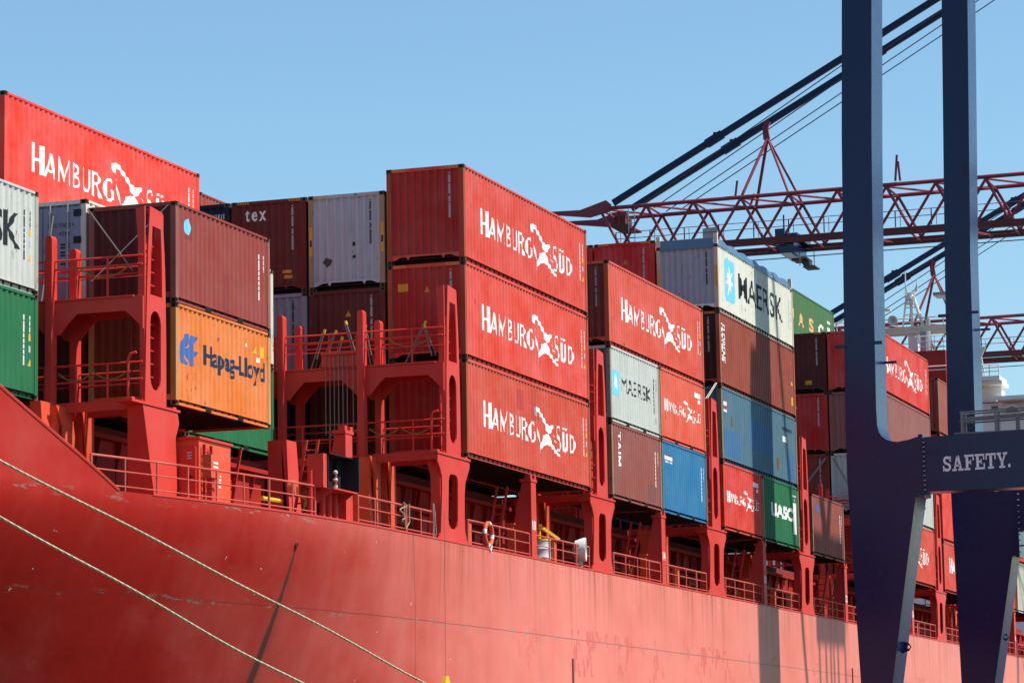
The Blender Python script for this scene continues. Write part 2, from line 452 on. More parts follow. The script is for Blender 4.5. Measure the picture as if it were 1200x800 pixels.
def container_meshes(L, H):
    k = (L, H)
    if k in CM: return CM[k]
    d = {}
    # corrugated side
    xs, ds = wave_breaks(L)
    mb = MB()
    z0, z1 = 0.155, H-0.062
    n = len(xs)
    vs = [(x, SIDE_OUT+dd*SIDE_DEP, z0) for x, dd in zip(xs, ds)] + [(x, SIDE_OUT+dd*SIDE_DEP, z1) for x, dd in zip(xs, ds)]
    mb.add(vs, [(i, i+1, i+1+n, i+n) for i in range(n-1)])
    me = bpy.data.meshes.new('side_wall'); me.from_pydata(mb.v, [], mb.f); me.update(); d['side'] = me
    # corrugated front
    ys, dy = end_breaks()
    n = len(ys); z0, z1 = 0.26, H-0.10
    mb = MB()
    vs = [(END_OUT+dd*END_DEP, y, z0) for y, dd in zip(ys, dy)] + [(END_OUT+dd*END_DEP, y, z1) for y, dd in zip(ys, dy)]
    mb.add(vs, [(i+1, i, i+n, i+1+n) for i in range(n-1)])
    me = bpy.data.meshes.new('front_wall'); me.from_pydata(mb.v, [], mb.f); me.update(); d['front'] = me
    # frame
    mb = MB()
    mb.box(0.0, 0.168, 0.0, 0.148, 0.118, H-0.118)
    d['post'] = mb.mesh('corner_post')
    mb = MB()
    for s in (0, 1):
        Y = lambda v: v if s == 0 else W-v
        def bx(x0, x1, a, b, z0, z1):
            ya, yb = sorted((Y(a), Y(b))); mb.box(x0, x1, ya, yb, z0, z1)
        bx(0.174, L-0.174, 0.002, 0.062, H-0.066, H-0.004)     # top rail
        bx(0.174, L-0.174, 0.095, 0.103, 0.02, 0.158)          # recessed web of the bottom rail
        bx(0.174, L-0.174, 0.006, 0.095, 0.148, 0.160)
        lip = 0.055 if L == L20 else 0.016
        bx(0.174, L-0.174, 0.012 if L == L20 else 0.06, 0.095, 0.014, 0.014+lip)
    # front sill with its gooseneck opening, front header
    sill = [(0.16, 0.20), (0.16, 0.13), (0.24, 0.13), (0.44, 0.215), (0.60, 0.215), (0.66, 0.12), (0.72, 0.215), (W-0.72, 0.215), (W-0.66, 0.12), (W-0.60, 0.215),
            (W-0.44, 0.215), (W-0.24, 0.13), (W-0.16, 0.13), (W-0.16, 0.20), (W-0.16, 0.275), (0.16, 0.275)]
    mb.prism(sill, 'x', 0.004, 0.05)
    mb.box(0.004, 0.09, 0.16, W-0.16, H-0.112, H-0.006)
    mb.box(L-0.09, L-0.004, 0.16, W-0.16, H-0.16, H-0.006)
    mb.box(L-0.09, L-0.004, 0.16, W-0.16, 0.012, 0.15)
    d['frame'] = mb.mesh('frame')
    # floor with cross members
    mb = MB(); mb.box(0.06, L-0.06, 0.06, W-0.06, 0.135, 0.15)
    nx = int(L/0.42)
    for i in range(1, nx):
        x = L*i/nx; mb.box(x-0.022, x+0.022, 0.06, W-0.06, 0.035, 0.133)
    d['floor'] = mb.mesh('underframe')
    mb = MB(); mb.box(0.05, L-0.05, 0.062, W-0.062, H-0.05, H-0.02)
    d['roof'] = mb.mesh('roof')
    # doors
    mb = MB(); mb.box(L-0.06, L-0.02, 0.15, W/2-0.01, 0.15, H-0.16); mb.box(L-0.06, L-0.02, W/2+0.01, W-0.15, 0.15, H-0.16)
    for y in (0.45, 0.85, W-0.85, W-0.45): mb.tube((L+0.0, y, 0.06), (L+0.0, y, H-0.08), 0.02, 6)
    d['door'] = mb.mesh('door')
    d['cast'] = CM.setdefault('cast', casting_mesh())
    if L == L20:
        mb = MB()
        for xc in (L/2-1.025, L/2+1.025): mb.box(xc-0.18, xc+0.18, 0.004, 0.094, 0.012, 0.146)
        d['pocket'] = mb.mesh('fork_pocket')
    CM[k] = d
    return d

def wrap(vs, fs, axis, breaks, depth, name):
    """bend flat art (u,z) onto a corrugated wall"""
    bm = bmesh.new()
    bv = [bm.verts.new((u, 0, z)) for u, z in vs]
    bm.verts.ensure_lookup_table()
    for f in fs:
        try: bm.faces.new([bv[i] for i in f])
        except ValueError: pass
    us = [u for u, z in vs]; lo, hi = min(us), max(us)
    xs, ds = breaks
    for x in xs:
        if lo+1e-4 < x < hi-1e-4:
            bmesh.ops.bisect_plane(bm, geom=bm.verts[:]+bm.edges[:]+bm.faces[:], dist=1e-5, plane_co=(x, 0, 0), plane_no=(1, 0, 0))
    out, dep = depth
    for v in bm.verts:
        d = out+interp(xs, ds, v.co.x)*dep-0.004
        u, z = v.co.x, v.co.z
        v.co = (u, d, z) if axis == 'side' else (d, u, z)
    want = Vector((0, -1, 0)) if axis == 'side' else Vector((-1, 0, 0))
    for f in bm.faces:
        f.normal_update()
        if f.normal.dot(want) < 0: f.normal_flip()
    me = bpy.data.meshes.new(name); bm.to_mesh(me); bm.free()
    return me

def polys(loopsets):
    """[[outer, hole...], ...] -> verts, faces"""
    vs = []; fs = []
    for loops in loopsets:
        if isinstance(loops[0][0], (int, float)): loops = [loops]
        o = len(vs)
        for t in tessellate_polygon([[Vector((p[0], p[1], 0)) for p in l] for l in loops]): fs.append(tuple(i+o for i in t))
        vs += [p for l in loops for p in l]
    return vs, fs

def text_art(s, x0, x1, z0, z1, bold=0.0, rot=False, space=1.0, shear=0.0):
    c = bpy.data.curves.new('t', 'FONT'); c.body = s; c.size = 1.0; c.offset = bold; c.resolution_u = 3; c.space_character = space; c.shear = shear
    o = bpy.data.objects.new('t', c); COL.objects.link(o)
    me = bpy.data.meshes.new_from_object(o.evaluated_get(bpy.context.evaluated_depsgraph_get()))
    bpy.data.objects.remove(o); bpy.data.curves.remove(c)
    vs = [(v.co.x, v.co.y) for v in me.vertices]; fs = [tuple(p.vertices) for p in me.polygons]
    bpy.data.meshes.remove(me)
    if rot: vs = [(y, -x) for x, y in vs]
    ax, bx = min(v[0] for v in vs), max(v[0] for v in vs); az, bz = min(v[1] for v in vs), max(v[1] for v in vs)
    vs = [(x0+(x-ax)/(bx-ax)*(x1-x0), z0+(z-az)/(bz-az)*(z1-z0)) for x, z in vs]
    return vs, fs

def R(x0, x1, z0, z1): return [(x0, z0), (x1, z0), (x1, z1), (x0, z1)]
def ST(xa, za, xb, zb, w): return [(xa-w/2, za), (xa+w/2, za), (xb+w/2, zb), (xb-w/2, zb)]
def BOWL(cx, cz, ro, zo, ri, zi, a0, a1, dx=0.0, n=14):
    A = [radians(a0+(a1-a0)*i/n) for i in range(n+1)]
    return [(cx+ro*cos(a), cz+zo*sin(a)) for a in A]+[(cx+dx+ri*cos(a), cz+zi*sin(a)) for a in reversed(A)]

def shipping_line_letters():
    g = []
    g += [R(1.58, 1.72, 1.04, 1.83), R(1.98, 2.27, 1.04, 1.83), R(1.72, 1.98, 1.37, 1.45)]                       # H
    g += [ST(2.38, 1.05, 2.63, 1.72, 0.08), ST(2.87, 1.05, 2.68, 1.72, 0.12), R(2.47, 2.75, 1.20, 1.27)]           # A
    g += [ST(3.10, 1.04, 3.12, 1.73, 0.06), ST(3.44, 1.08, 3.18, 1.73, 0.10), ST(3.46, 1.08, 3.71, 1.73, 0.05), ST(3.79, 1.04, 3.76, 1.73, 0.08)]
    g += [R(3.95, 4.05, 1.05, 1.72), BOWL(4.05, 1.55, .27, .17, .16, .11, -90, 90), BOWL(4.05, 1.22, .38, .17, .25, .11, -90, 90)]   # B
    g += [R(4.56, 4.66, 1.26, 1.71), BOWL(4.80, 1.26, .24, .21, .15, .13, 180, 360, 0.01), R(4.96, 5.04, 1.26, 1.71)]                # U
    g += [R(5.09, 5.29, 1.02, 1.71), BOWL(5.29, 1.53, .37, .18, .24, .11, -90, 90), ST(5.66, 1.02, 5.42, 1.36, 0.16)]               # R
    g += [BOWL(6.20, 1.36, .36, .33, .17, .25, 48, 318), R(6.38, 6.50, 1.12, 1.36), R(6.26, 6.50, 1.33, 1.38)]                       # G
    g += [[(6.58, 1.74), (6.64, 1.70), (6.78, 1.45), (6.90, 1.05), (6.82, 1.12), (6.70, 1.42)]]
    g += [BOWL(8.84, 1.60, .25, .22, .15, .15, 25, 215), BOWL(8.84, 1.22, .26, .22, .15, .15, -150, 40), ST(8.98, 1.30, 8.70, 1.54, 0.17)]   # S
    g += [R(9.25, 9.41, 1.22, 1.68), BOWL(9.50, 1.22, .25, .20, .10, .13, 180, 360), R(9.66, 9.74, 1.22, 1.66), R(9.33, 9.43, 1.75, 1.82), R(9.60, 9.70, 1.75, 1.82)]  # U with two dots
    g += [R(9.99, 10.07, 1.07, 1.67), BOWL(10.07, 1.37, .53, .31, .33, .24, -90, 90)]                                                 # D
    emblem = [[(6.34, 2.14), (6.70, 2.22), (6.99, 2.11), (7.10, 2.04), (7.39, 1.91), (7.50, 1.80), (7.86, 1.72), (8.25, 1.79), (8.28, 1.70), (8.09, 1.53), (7.78, 1.43),
               (7.67, 1.50), (7.55, 1.60), (7.32, 1.79), (7.09, 1.90), (6.80, 2.04), (6.57, 2.06), (6.58, 1.90), (6.50, 1.90), (6.34, 2.06)],
              [(7.24, 1.34), (7.60, 1.44), (7.90, 1.43), (8.01, 1.29), (8.19, 1.17), (8.42, 1.05), (8.78, 0.95), (9.00, 0.83), (8.84, 0.84), (8.54, 0.89),
               (8.18, 1.03), (7.82, 1.11), (7.46, 1.07), (7.10, 0.94), (6.85, 0.74), (6.92, 0.89), (7.05, 1.10)],
              [(8.22, 1.47), (8.32, 1.44), (8.64, 1.22), (8.50, 1.27)]]
    return g, emblem

WR = {}
def stick(c, name, key, L, mat, shapes):
    for i, sh in enumerate(shapes):
        link(name, wside(key+'_%d' % i, polys([sh]), L), mat if not isinstance(mat, str) else M[mat], c)
def wside(key, art, L):
    if key not in WR: WR[key] = wrap(art[0], art[1], 'side', wave_breaks(L), (SIDE_OUT, SIDE_DEP), key)
    return WR[key]
def wfront(key, art):
    if key not in WR: WR[key] = wrap(art[0], art[1], 'front', end_breaks(), (END_OUT, END_DEP), key)
    return WR[key]

NAMES = {}
def container(name, X, Y, Z, L, H, col, label, group, frame=None, front=None, flat=False, castcol=None):
    d = container_meshes(L, H)
    root = empty(name, (X, Y, Z+ZB), label, 'shipping container', group)
    root['L'] = 40 if L == L40 else 20
    adj = lambda k: (k[0]*0.87, k[1]*0.76, k[2]*0.56, 1.0) if k[0] > 3*k[1] else (k[0]*0.84, k[1]*0.83, k[2]*0.78, 1.0)
    c = adj(col); fc = adj(frame or col); fr = adj(front or col)  # darker front colours paint in the shade of the end walls
    o = link('side_wall', d['side'], M['wall'], root, color=c)
    o = link('side_wall', d['side'], M['wall'], root, (0, W, 0), color=c); o.scale = (1, -1, 1)
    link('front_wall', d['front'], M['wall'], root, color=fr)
    link('frame', d['frame'], M['wall'], root, color=c)
    for px_, py_ in ((0, 0), (L-0.168, 0), (0, W-0.148), (L-0.168, W-0.148)): link('corner_post', d['post'], M['frame'], root, (px_, py_, 0), color=fc)
    link('underframe', d['floor'], M['floor'], root)
    link('roof', d['roof'], M['wall'], root, color=c)
    link('door', d['door'], M['wall'], root, color=c)
    for px_ in (-0.004, L-0.174):
        for py_ in (-0.004, W-0.158):
            for pz_ in (0.0, H-0.118):
                if py_ > 1 and px_ > 1: continue
                link('corner_casting', d['cast'], M['casting'], root, (px_, py_, pz_))
    if 'pocket' in d: link('fork_pocket', d['pocket'], M['hole'], root)
    return root

def hs(root, L):
    """white lettering and emblem of the red containers"""
    g, e = shipping_line_letters()
    if L == L20:
        f = lambda p: (0.66+(p[0]-1.58)*0.542, 1.10+(p[1]-1.04)*0.55)
        g = [[f(p) for p in l] for l in g]; e = [[f(p) for p in l] for l in e]
    link('lettering', wside('lettering%d' % L, polys(g), L), M['white'], root)
    link('emblem', wside('emblem%d' % L, polys(e), L), M['white'], root)

def bars(x0, x1, z0, z1, n, seed):
    """a row of unreadable code characters, as they read at this distance"""
    rr = random.Random(seed); out = []; z = z1; h = (z1-z0)/n
    for i in range(n):
        if rr.random() < 0.9:
            k = rr.random()
            out.append(R(x0, x1, z-h*0.80, z))
        z -= h
    return out
def side_codes(root, L, H, mat='white'):
    x = L-0.76; t = H-0.55
    link('code_marking', wside('codes%d_%d' % (L, H*1000), polys(bars(x, x+0.06, t-1.25, t, 46, 3)+bars(x+0.31, x+0.36, t-0.45, t, 18, 5)), L), M[mat], root)
    if L == L40:
        z = t-0.62
        stick(root, 'warning_sticker', 'stk%d_%d' % (L, H*1000), L, 'yellow', [R(x+0.29, x+0.40, z, z+0.16), [(x+0.26, z-0.62), (x+0.44, z-0.62), (x+0.35, z-0.44)]])
        link('data_sticker', wside('dstk%d_%d' % (L, H*1000), polys([R(x+0.29, x+0.40, z-0.28, z-0.12)]), L), M['grey_white'], root)
def end_codes(root, H, mat='grey_white', z1=None, z0=None):
    a = H-0.22 if z1 is None else z1; b = H-1.58 if z0 is None else z0
    link('code_marking', wfront('ecode%d_%d' % (a*1000, b*1000), polys(bars(0.42, 0.50, b, a, 40, 11))), M[mat], root)
def hazard(root, H):
    k = 'haz%d' % (H*1000)
    if k not in WR:
        mb = MB()
        for a, b in ((0.18, 0.58), (W-0.58, W-0.18)):
            n = 5
            for i in range(n):
                y = a+(b-a)*i/n
                mb.prism([(y, H-0.10), (y+0.035, H-0.10), (y+0.075, H-0.02), (y+0.04, H-0.02)], 'x', 0.0005, 0.003)
        WR[k] = mb.mesh('hazard_stripes')
    link('hazard_stripes', WR[k], M['orange_mark'], root)
def triangle(root, y, z, s=0.2, mat='orange_mark'):
    link('warning_sticker', wfront('tri%d_%d' % (y*100, z*100), polys([[(y-s/2, z), (y+s/2, z), (y, z+s*0.95)]])), M[mat], root)
def endrect(root, y0, y1, z0, z1, mat, name='data_sticker'):
    link(name, wfront('er%d_%d_%d' % (y0*100, z0*100, y1*100), polys([R(y0, y1, z0, z1)])), M[mat], root)

RED = s2l(212, 74, 58)
REDB = s2l(224, 62, 46)
MAROON = s2l(150, 66, 66)
DKMAR = s2l(92, 36, 36)
BROWN = s2l(152, 74, 62)
GREY = s2l(198, 203, 200)
GREYB = s2l(150, 152, 164)
GREEN = s2l(40, 116, 76)
NAVYC = s2l(28, 40, 62)
ORANGE = s2l(224, 128, 52)
BLUE = s2l(44, 122, 172)
SLATE = s2l(82, 118, 140)
RUSTY = s2l(150, 92, 62)
P = 14.605; RW = 2.52; g = 0.013
S1 = STD+g; H1 = HC+g

G1 = 'containers stacked on the ship'
# --- bay at the bow end
c = container('shipping_container', -29.40, 5.1, 0, L40, STD, GREEN, 'green container at the left picture edge, under the pale grey one', G1)
side_codes(c, L40, STD)
c = container('shipping_container', -29.40, 5.1, S1, L40, STD, GREY, 'pale grey container at the left picture edge, on top of the green one', G1, frame=s2l(170, 168, 158))
link('lettering', wside('mkbay0', text_art('MAERSK', 6.6, 11.25, 1.0, 1.9, 0.02), L40), M['black'], c)
side_codes(c, L40, STD, 'black')

# --- first complete bay
yo = 0.06
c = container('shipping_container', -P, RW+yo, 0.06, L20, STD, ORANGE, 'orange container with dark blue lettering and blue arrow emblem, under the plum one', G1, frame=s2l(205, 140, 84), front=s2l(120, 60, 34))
link('lettering', wside('hltext', text_art('Hapag-Lloyd', 1.77, 5.71, 1.06, 1.74, 0.026), L20), M['navy_text'], c)
HLP = [(0.61, 1.88), (0.39, 1.65), (0.27, 1.39), (0.40, 1.10), (0.69, 1.09), (0.76, 1.11), (0.57, 1.32), (0.64, 1.34), (0.90, 1.08), (1.15, 1.10), (1.11, 1.35), (1.26, 1.36), (1.39, 1.50),
       (1.23, 1.49), (1.16, 1.51), (1.18, 1.65), (1.38, 1.88), (0.97, 1.87), (0.89, 1.69), (0.76, 1.53), (0.66, 1.51), (0.83, 1.66), (0.87, 1.89)]
link('emblem', wside('hlem', polys([HLP]), L20), M['logo_blue'], c)
stick(c, 'warning_sticker', 'hlst', L20, M['yellow'], [[(4.95, 1.93), (5.25, 1.93), (5.08, 2.12)], R(5.42, 5.62, 1.86, 2.16)])
stick(c, 'data_sticker', 'hlst2', L20, M['worn_white'], [R(4.42, 4.50, 2.03, 2.12), R(5.20, 5.36, 1.70, 1.84)])
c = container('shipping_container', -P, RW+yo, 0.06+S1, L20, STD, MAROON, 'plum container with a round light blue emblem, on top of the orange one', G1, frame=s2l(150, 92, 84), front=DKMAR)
side_codes(c, L20, STD)
link('emblem', wside('drop1', polys([BOWL(0.79, 2.04, 0.20, 0.21, 0.001, 0.001, 0, 360, n=20)]), L20), M['cyan'], c)
stick(c, 'repaint_patch', 'p_drop', L20, paint('repaint_plum', s2l(138, 52, 52), 0.5, 0.3, 0.3), [[(0.56, 1.74), (1.05, 1.74), (1.05, 2.32), (0.56, 2.32)], R(3.05, 3.45, 0.2, 1.2)])
for o_ in c.children:
    if o_.name.startswith('emblem'): o_.location.y = -0.003
c = container('shipping_container', -P, 2*RW+yo, 0, L20, STD, DKMAR, 'dark brown container deep behind the first lashing bridge, under the white refrigerated one', G1)
c = container('shipping_container', -P+L40-L20, 2*RW+yo, 0, L20, STD, GREEN, 'green container seen below and behind the orange one, under the white one', G1)
c = container('refrigerated_container', -P, 2*RW+yo, S1, L40, HC, s2l(226, 224, 212), 'white refrigerated container with grey doors and locking rods behind the plum container', G1, front=s2l(128, 136, 150), frame=s2l(214, 212, 200))
mb = MB()
for a, b in ((0.15, W/2-0.012), (W/2+0.012, W-0.15)): mb.box(-0.004, 0.02, a, b, 0.2, HC-0.18)
fd = mb.build('door', M['wall'], c); fd.color = s2l(128, 136, 152)
mb = MB()
for y in (0.50, 1.00, 1.45, 1.95): mb.tube((-0.03, y, 0.08), (-0.03, y, HC-0.1), 0.022, 8)
for y in (0.5, 1.0, 1.45, 1.95):
    for z in (0.3, 0.9, 1.5, 2.1, 2.6): mb.box(-0.04, 0.0, y-0.05, y+0.05, z-0.03, z+0.03)
mb.build('locking_rods', M['galv'], fd, True)
mb = MB()
for z in (0.45, 1.15, 1.85, 2.55):
    mb.box(-0.02, 0.0, 0.13, 0.34, z-0.09, z+0.09)
mb.build('door_hinges', M['black'], fd)
def flat_front(parent, art, mat, name, x=-0.007):
    vs, fs = art
    me = bpy.data.meshes.new(name); me.from_pydata([(x, W-u, z) for u, z in vs], [], fs); me.update()
    return link(name, me, M[mat], parent)
flat_front(fd, text_art('SUDU 976070 4', 1.36, 2.10, 2.20, 2.31), 'black', 'lettering')
flat_front(fd, text_art('45R1', 1.68, 1.98, 1.98, 2.09), 'black', 'lettering')
for k, z in enumerate((1.72, 1.64, 1.52, 1.44, 1.30, 1.22)): flat_front(fd, polys([R(1.72, 1.86, z, z+0.05), R(1.90, 1.98, z, z+0.05)]), 'black', 'data_lines')
c = container('shipping_container', -P, 3*RW+yo, -0.15, L40, HC, RED, 'red container at the bottom of the fourth row behind the white refrigerated one', G1)
c = container('shipping_container', -P, 3*RW+yo, -0.15+H1, L40, HC, RED, 'red container hidden under the topmost bright red one, fourth row', G1)
c = container('shipping_container', -P+0.06, 3*RW+yo-0.15, -0.15+2*H1, L40, HC, s2l(232, 60, 48), 'bright red container with white lettering, topmost at the upper left corner', G1)
hs(c, L40); side_codes(c, L40, HC); hazard(c, HC)

# --- three-high red stack and its neighbours
pos3 = ['bottom', 'middle', 'top']
for k in range(3):
    c = container('shipping_container', 0, 0, k*H1, L40, HC, [s2l(206, 78, 60), s2l(220, 70, 56), s2l(214, 72, 62)][k],
                  ['red container with white lettering and dark repaint patches, lowest of the big three-high stack',
                   'red container with white lettering, middle of the big three-high stack',
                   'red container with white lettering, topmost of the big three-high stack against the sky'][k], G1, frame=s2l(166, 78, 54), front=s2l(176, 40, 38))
    hs(c, L40); side_codes(c, L40, HC); hazard(c, HC); end_codes(c, HC)
    if k == 1:
        triangle(c, 1.21, 2.04); endrect(c, 1.80, 2.12, 2.10, 2.33, 'orange_mark')
    if k == 0:
        stick(c, 'repaint_patch', 'patchA', L40, paint('repaint_red', s2l(180, 62, 50), 0.5, 0.2, 0.3), [R(4.75, 5.35, 1.95, 2.55), R(6.1, 6.55, 1.75, 2.75)])
def stack(X, r, items, z0=0.0, yoff=0.0):
    z = z0; out = []
    for (nm, L, H, col, label, fr) in items:
        if nm: out.append(container(nm, X, (r-1)*RW+yoff, z, L, H, col, label, G1, frame=fr))
        else: out.append(None)
        z += H+g
    return out
SC = 'shipping_container'
a = stack(0, 2, [(SC, L40, STD, DKMAR, 'dark brown container behind the hanging lashing rods, lowest beside the red stack', None),
                 (SC, L40, STD, s2l(96, 40, 42), 'dark maroon container with a yellow triangle, under the grey one beside the red stack', None),
                 (SC, L40, HC, s2l(176, 178, 190), 'light grey container with rusty posts and brown stains, left of the tall red stack', s2l(160, 138, 112))])
triangle(a[1], 1.20, 1.78); end_codes(a[1], STD)
hazard(a[2], HC); end_codes(a[2], HC, 'black')
for y in (0.02, W-0.12):
    mb = MB(); mb.box(-0.004, 0.0, y, y+0.10, 1.05, 1.95); mb.build('height_sticker', M['orange_mark'], a[2])
    mb = MB(); mb.box(-0.007, -0.004, y+0.02, y+0.08, 1.35, 1.55); mb.build('height_sticker', M['black'], a[2])
endrect(a[2], 0.95, 1.05, 1.30, 1.42, 'black', 'paint_stain'); endrect(a[2], 0.93, 1.05, 0.93, 1.02, 'black', 'paint_stain')
link('paint_stain', wfront('stain', polys([[(1.75, 0.78), (1.86, 0.68), (1.95, 0.80), (2.02, 0.86), (1.93, 0.98), (1.86, 1.0), (1.78, 0.95), (1.70, 0.93)]])), paint('brown_stain', (0.08, 0.05, 0.05, 1), 0.7, 0.1, 0.3), a[2])
a = stack(0, 3, [(SC, L40, STD, NAVYC, 'dark navy container deep behind the second lashing bridge', None),
                 (SC, L40, STD, s2l(140, 148, 164), 'grey blue container under the maroon one marked tex', None),
                 (SC, L40, HC, s2l(104, 40, 42), 'maroon container marked tex in white on its end, left of the light grey one', None)])
end_codes(a[1], STD, 'black'); end_codes(a[2], HC); hazard(a[2], HC)
ys3 = 2*RW
link('lettering', wfront('tex', (lambda t: ([(W-u, z) for u, z in t[0]], t[1]))(text_art('tex', W-(7.05-ys3), W-(6.35-ys3), 2.28, 2.64, 0.012, space=1.25))), M['white'], a[2])
endrect(a[2], 0.50, 0.80, 0.62, 0.72, 'orange_mark')
endrect(a[2], 0.46, 0.76, 0.46, 0.56, 'orange_mark')
a = stack(0, 4, [(SC, L40, STD, DKMAR, 'dark maroon container at the bottom of the row inside the navy one', None),
                 (SC, L40, STD, DKMAR, 'dark maroon container just under the navy one', None),
                 (SC, L40, HC, NAVYC, 'dark navy container with a small white code, left of the one marked tex', None)])
link('code_marking', wfront('navy_code', polys([R(0.16+i*0.085, 0.21+i*0.085, 2.42, 2.58) for i in range(7)])), M['grey_white'], a[2])
a = stack(P, 7, [(SC, L40, HC, MAROON, 'brown container low in the far inner row', None), (SC, L40, HC, MAROON, 'brown container second up in the far inner row', None),
                 (SC, L40, HC, MAROON, 'brown container third up in the far inner row', None),
                 (SC, L40, HC, s2l(158, 74, 66), 'brown container whose top edge shows above the navy one', None)])

# --- bay three
c = container(SC, P, 0, 0, L20, STD, s2l(150, 88, 88), 'faded plum container with white letters running down, lowest right of the red stack', G1, frame=s2l(150, 120, 100))
link('lettering', wside('taim', text_art('TAIM', 0.80, 1.10, 1.15, 2.34, 0.02, rot=True), L20), M['white'], c); side_codes(c, L20, STD)
link('repaint_patch', wside('patchP', polys([R(4.3, 5.3, 0.25, 0.85)]), L20), paint('repaint_grey_plum', s2l(124, 76, 74), 0.6, 0.2, 0.4), c)
c = container(SC, P+L40-L20, 0, 0, L20, STD, BLUE, 'bright blue container, lowest of its stack beside the faded plum one', G1, frame=s2l(96, 110, 116))
link('lettering', wside('bltx', polys([R(0.42, 1.5, 1.92, 2.06)]+[R(0.45+0.2*i, 0.58+0.2*i, 1.82, 1.88) for i in range(5)]), L20), M['worn_white'], c); side_codes(c, L20, STD)
link('emblem', wside('blem', polys([R(0.85, 1.1, 2.08, 2.16)]), L20), M['lampred'], c)
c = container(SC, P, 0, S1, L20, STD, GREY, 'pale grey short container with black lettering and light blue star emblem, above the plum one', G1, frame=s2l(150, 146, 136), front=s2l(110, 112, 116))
def star(cx, cz, rx, rz, n=7, inner=0.42):
    return [(cx+(rx if i % 2 == 0 else rx*inner)*sin(pi*i/n), cz+(rz if i % 2 == 0 else rz*inner)*cos(pi*i/n)) for i in range(2*n)]
def line_logo(c, key, L, x0, x1, z0, z1, tx0, tx1, tz0, tz1, bold=0.04):
    w, h = x1-x0, z1-z0; r = 0.1*w
    sq = [(x0+r, z0), (x1-r, z0), (x1, z0+r), (x1, z1-r), (x1-r, z1), (x0+r, z1), (x0, z1-r), (x0, z0+r)]
    st = star((x0+x1)/2, (z0+z1)/2, w*0.40, h*0.40, 7, 0.38)
    link('emblem', wside(key+'sq', polys([[sq, list(reversed(st))]]), L), M['cyan'], c)
    link('emblem_star', wside(key+'st', polys([st]), L), M['white'], c)
    link('lettering', wside(key+'tx', text_art('MAERSK', tx0, tx1, tz0, tz1, bold), L), M['black'], c)
line_logo(c, 'mk20', L20, 0.32, 1.10, 0.94, 1.80, 1.38, 5.0, 1.14, 1.66, 0.0)
side_codes(c, L20, STD, 'black')
c = container(SC, P+L40-L20, 0, S1, L20, STD, s2l(222, 92, 70), 'faded red short container with worn white lettering, between two blue and red ones', G1, frame=s2l(186, 112, 84))
hs(c, L20)
for o in c.children:
    if o.name.startswith('lettering'):
        o.material_slots[0].link = 'OBJECT'; o.material_slots[0].material = M['worn_white']
stick(c, 'data_sticker', 'hs20st', L20, M['white'], [R(4.7, 5.55, 2.02, 2.2), R(5.15, 5.4, 1.82, 1.96)])
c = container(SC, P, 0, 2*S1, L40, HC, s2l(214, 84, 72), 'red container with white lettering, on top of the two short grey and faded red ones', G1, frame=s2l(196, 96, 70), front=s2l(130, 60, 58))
hs(c, L40); side_codes(c, L40, HC); hazard(c, HC); end_codes(c, HC)

# --- bay four
X4 = 2*P
c = container(SC, X4, 0, 0, L20, STD, s2l(216, 58, 44), 'red short container with white lettering, lowest, left of the green one', G1)
hs(c, L20); stick(c, 'data_sticker', 'hs20st', L20, M['white'], [R(4.7, 5.55, 2.02, 2.2), R(5.15, 5.4, 1.82, 1.96)])
c = container(SC, X4+L40-L20, 0, 0, L20, STD, GREEN, 'green short container with white block letters and a white bar, under the blue one', G1, frame=s2l(120, 130, 96))
link('lettering', wside('uasc', text_art('UASC', 1.33, 5.1, 1.10, 1.66, 0.05), L20), M['white'], c)
link('info_panel', wside('uascbar', polys([R(5.22, 5.60, 0.62, 1.92)]), L20), M['white'], c)
link('code_marking', wside('uasc2', polys([R(5.0, 5.7, 2.16, 2.24), R(5.3, 5.45, 1.98, 2.08)]), L20), M['grey_white'], c)
link('warning_sticker', wside('uasc3', polys([R(5.66, 5.76, 1.6, 1.85)]), L20), M['yellow'], c)
c = container(SC, X4, 0, S1, L40, HC, SLATE, 'weathered slate blue container with bright blue repaint patches, above the green and red short ones', G1, frame=s2l(136, 120, 96))
stick(c, 'repaint_patch', 'bpatch', L40, paint('repaint_blue', s2l(60, 104, 144), 0.5, 0.4, 0.4), [R(0.45, 2.9, 0.3, 1.3), R(4.4, 8.0, 0.95, 2.1), R(10.6, 11.6, 0.3, 1.3)])
stick(c, 'rust_patch', 'rpatch', L40, paint('rust_brown', s2l(110, 78, 62), 0.8, 0.4, 0.4), [R(8.6, 9.1, 0.5, 0.95), R(1.5, 1.65, 1.5, 1.85)])
stick(c, 'data_sticker', 'bst', L40, M['white'], [R(9.75, 10.5, 1.72, 1.96), R(0.42, 0.85, 1.95, 2.05), R(0.42, 0.85, 2.2, 2.35)])
stick(c, 'emblem', 'bem', L40, M['lampred'], [R(0.42, 0.85, 2.06, 2.19), R(0.42, 0.85, 2.36, 2.46)])
link('code_marking', wside('bcode', polys([R(9.7+0.26*i, 9.86+0.26*i, 2.2, 2.34) for i in range(7)]), L40), M['navy_text'], c)
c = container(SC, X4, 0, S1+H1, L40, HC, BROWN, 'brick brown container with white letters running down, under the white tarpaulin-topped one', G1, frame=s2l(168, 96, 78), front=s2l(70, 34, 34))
link('lettering', wside('flor', text_art('FLORENS', 0.40, 0.86, 0.95, 2.47, 0.02, rot=True, shear=0.2), L40), M['white'], c)
end_codes(c, HC); hazard(c, HC); triangle(c, 1.25, 0.55)
stick(c, 'warning_sticker', 'brst', L40, M['yellow'], [R(11.55, 11.75, 0.5, 0.85), [(11.5, 1.35), (11.8, 1.35), (11.65, 1.55)], R(11.5, 11.6, 2.15, 2.35)])
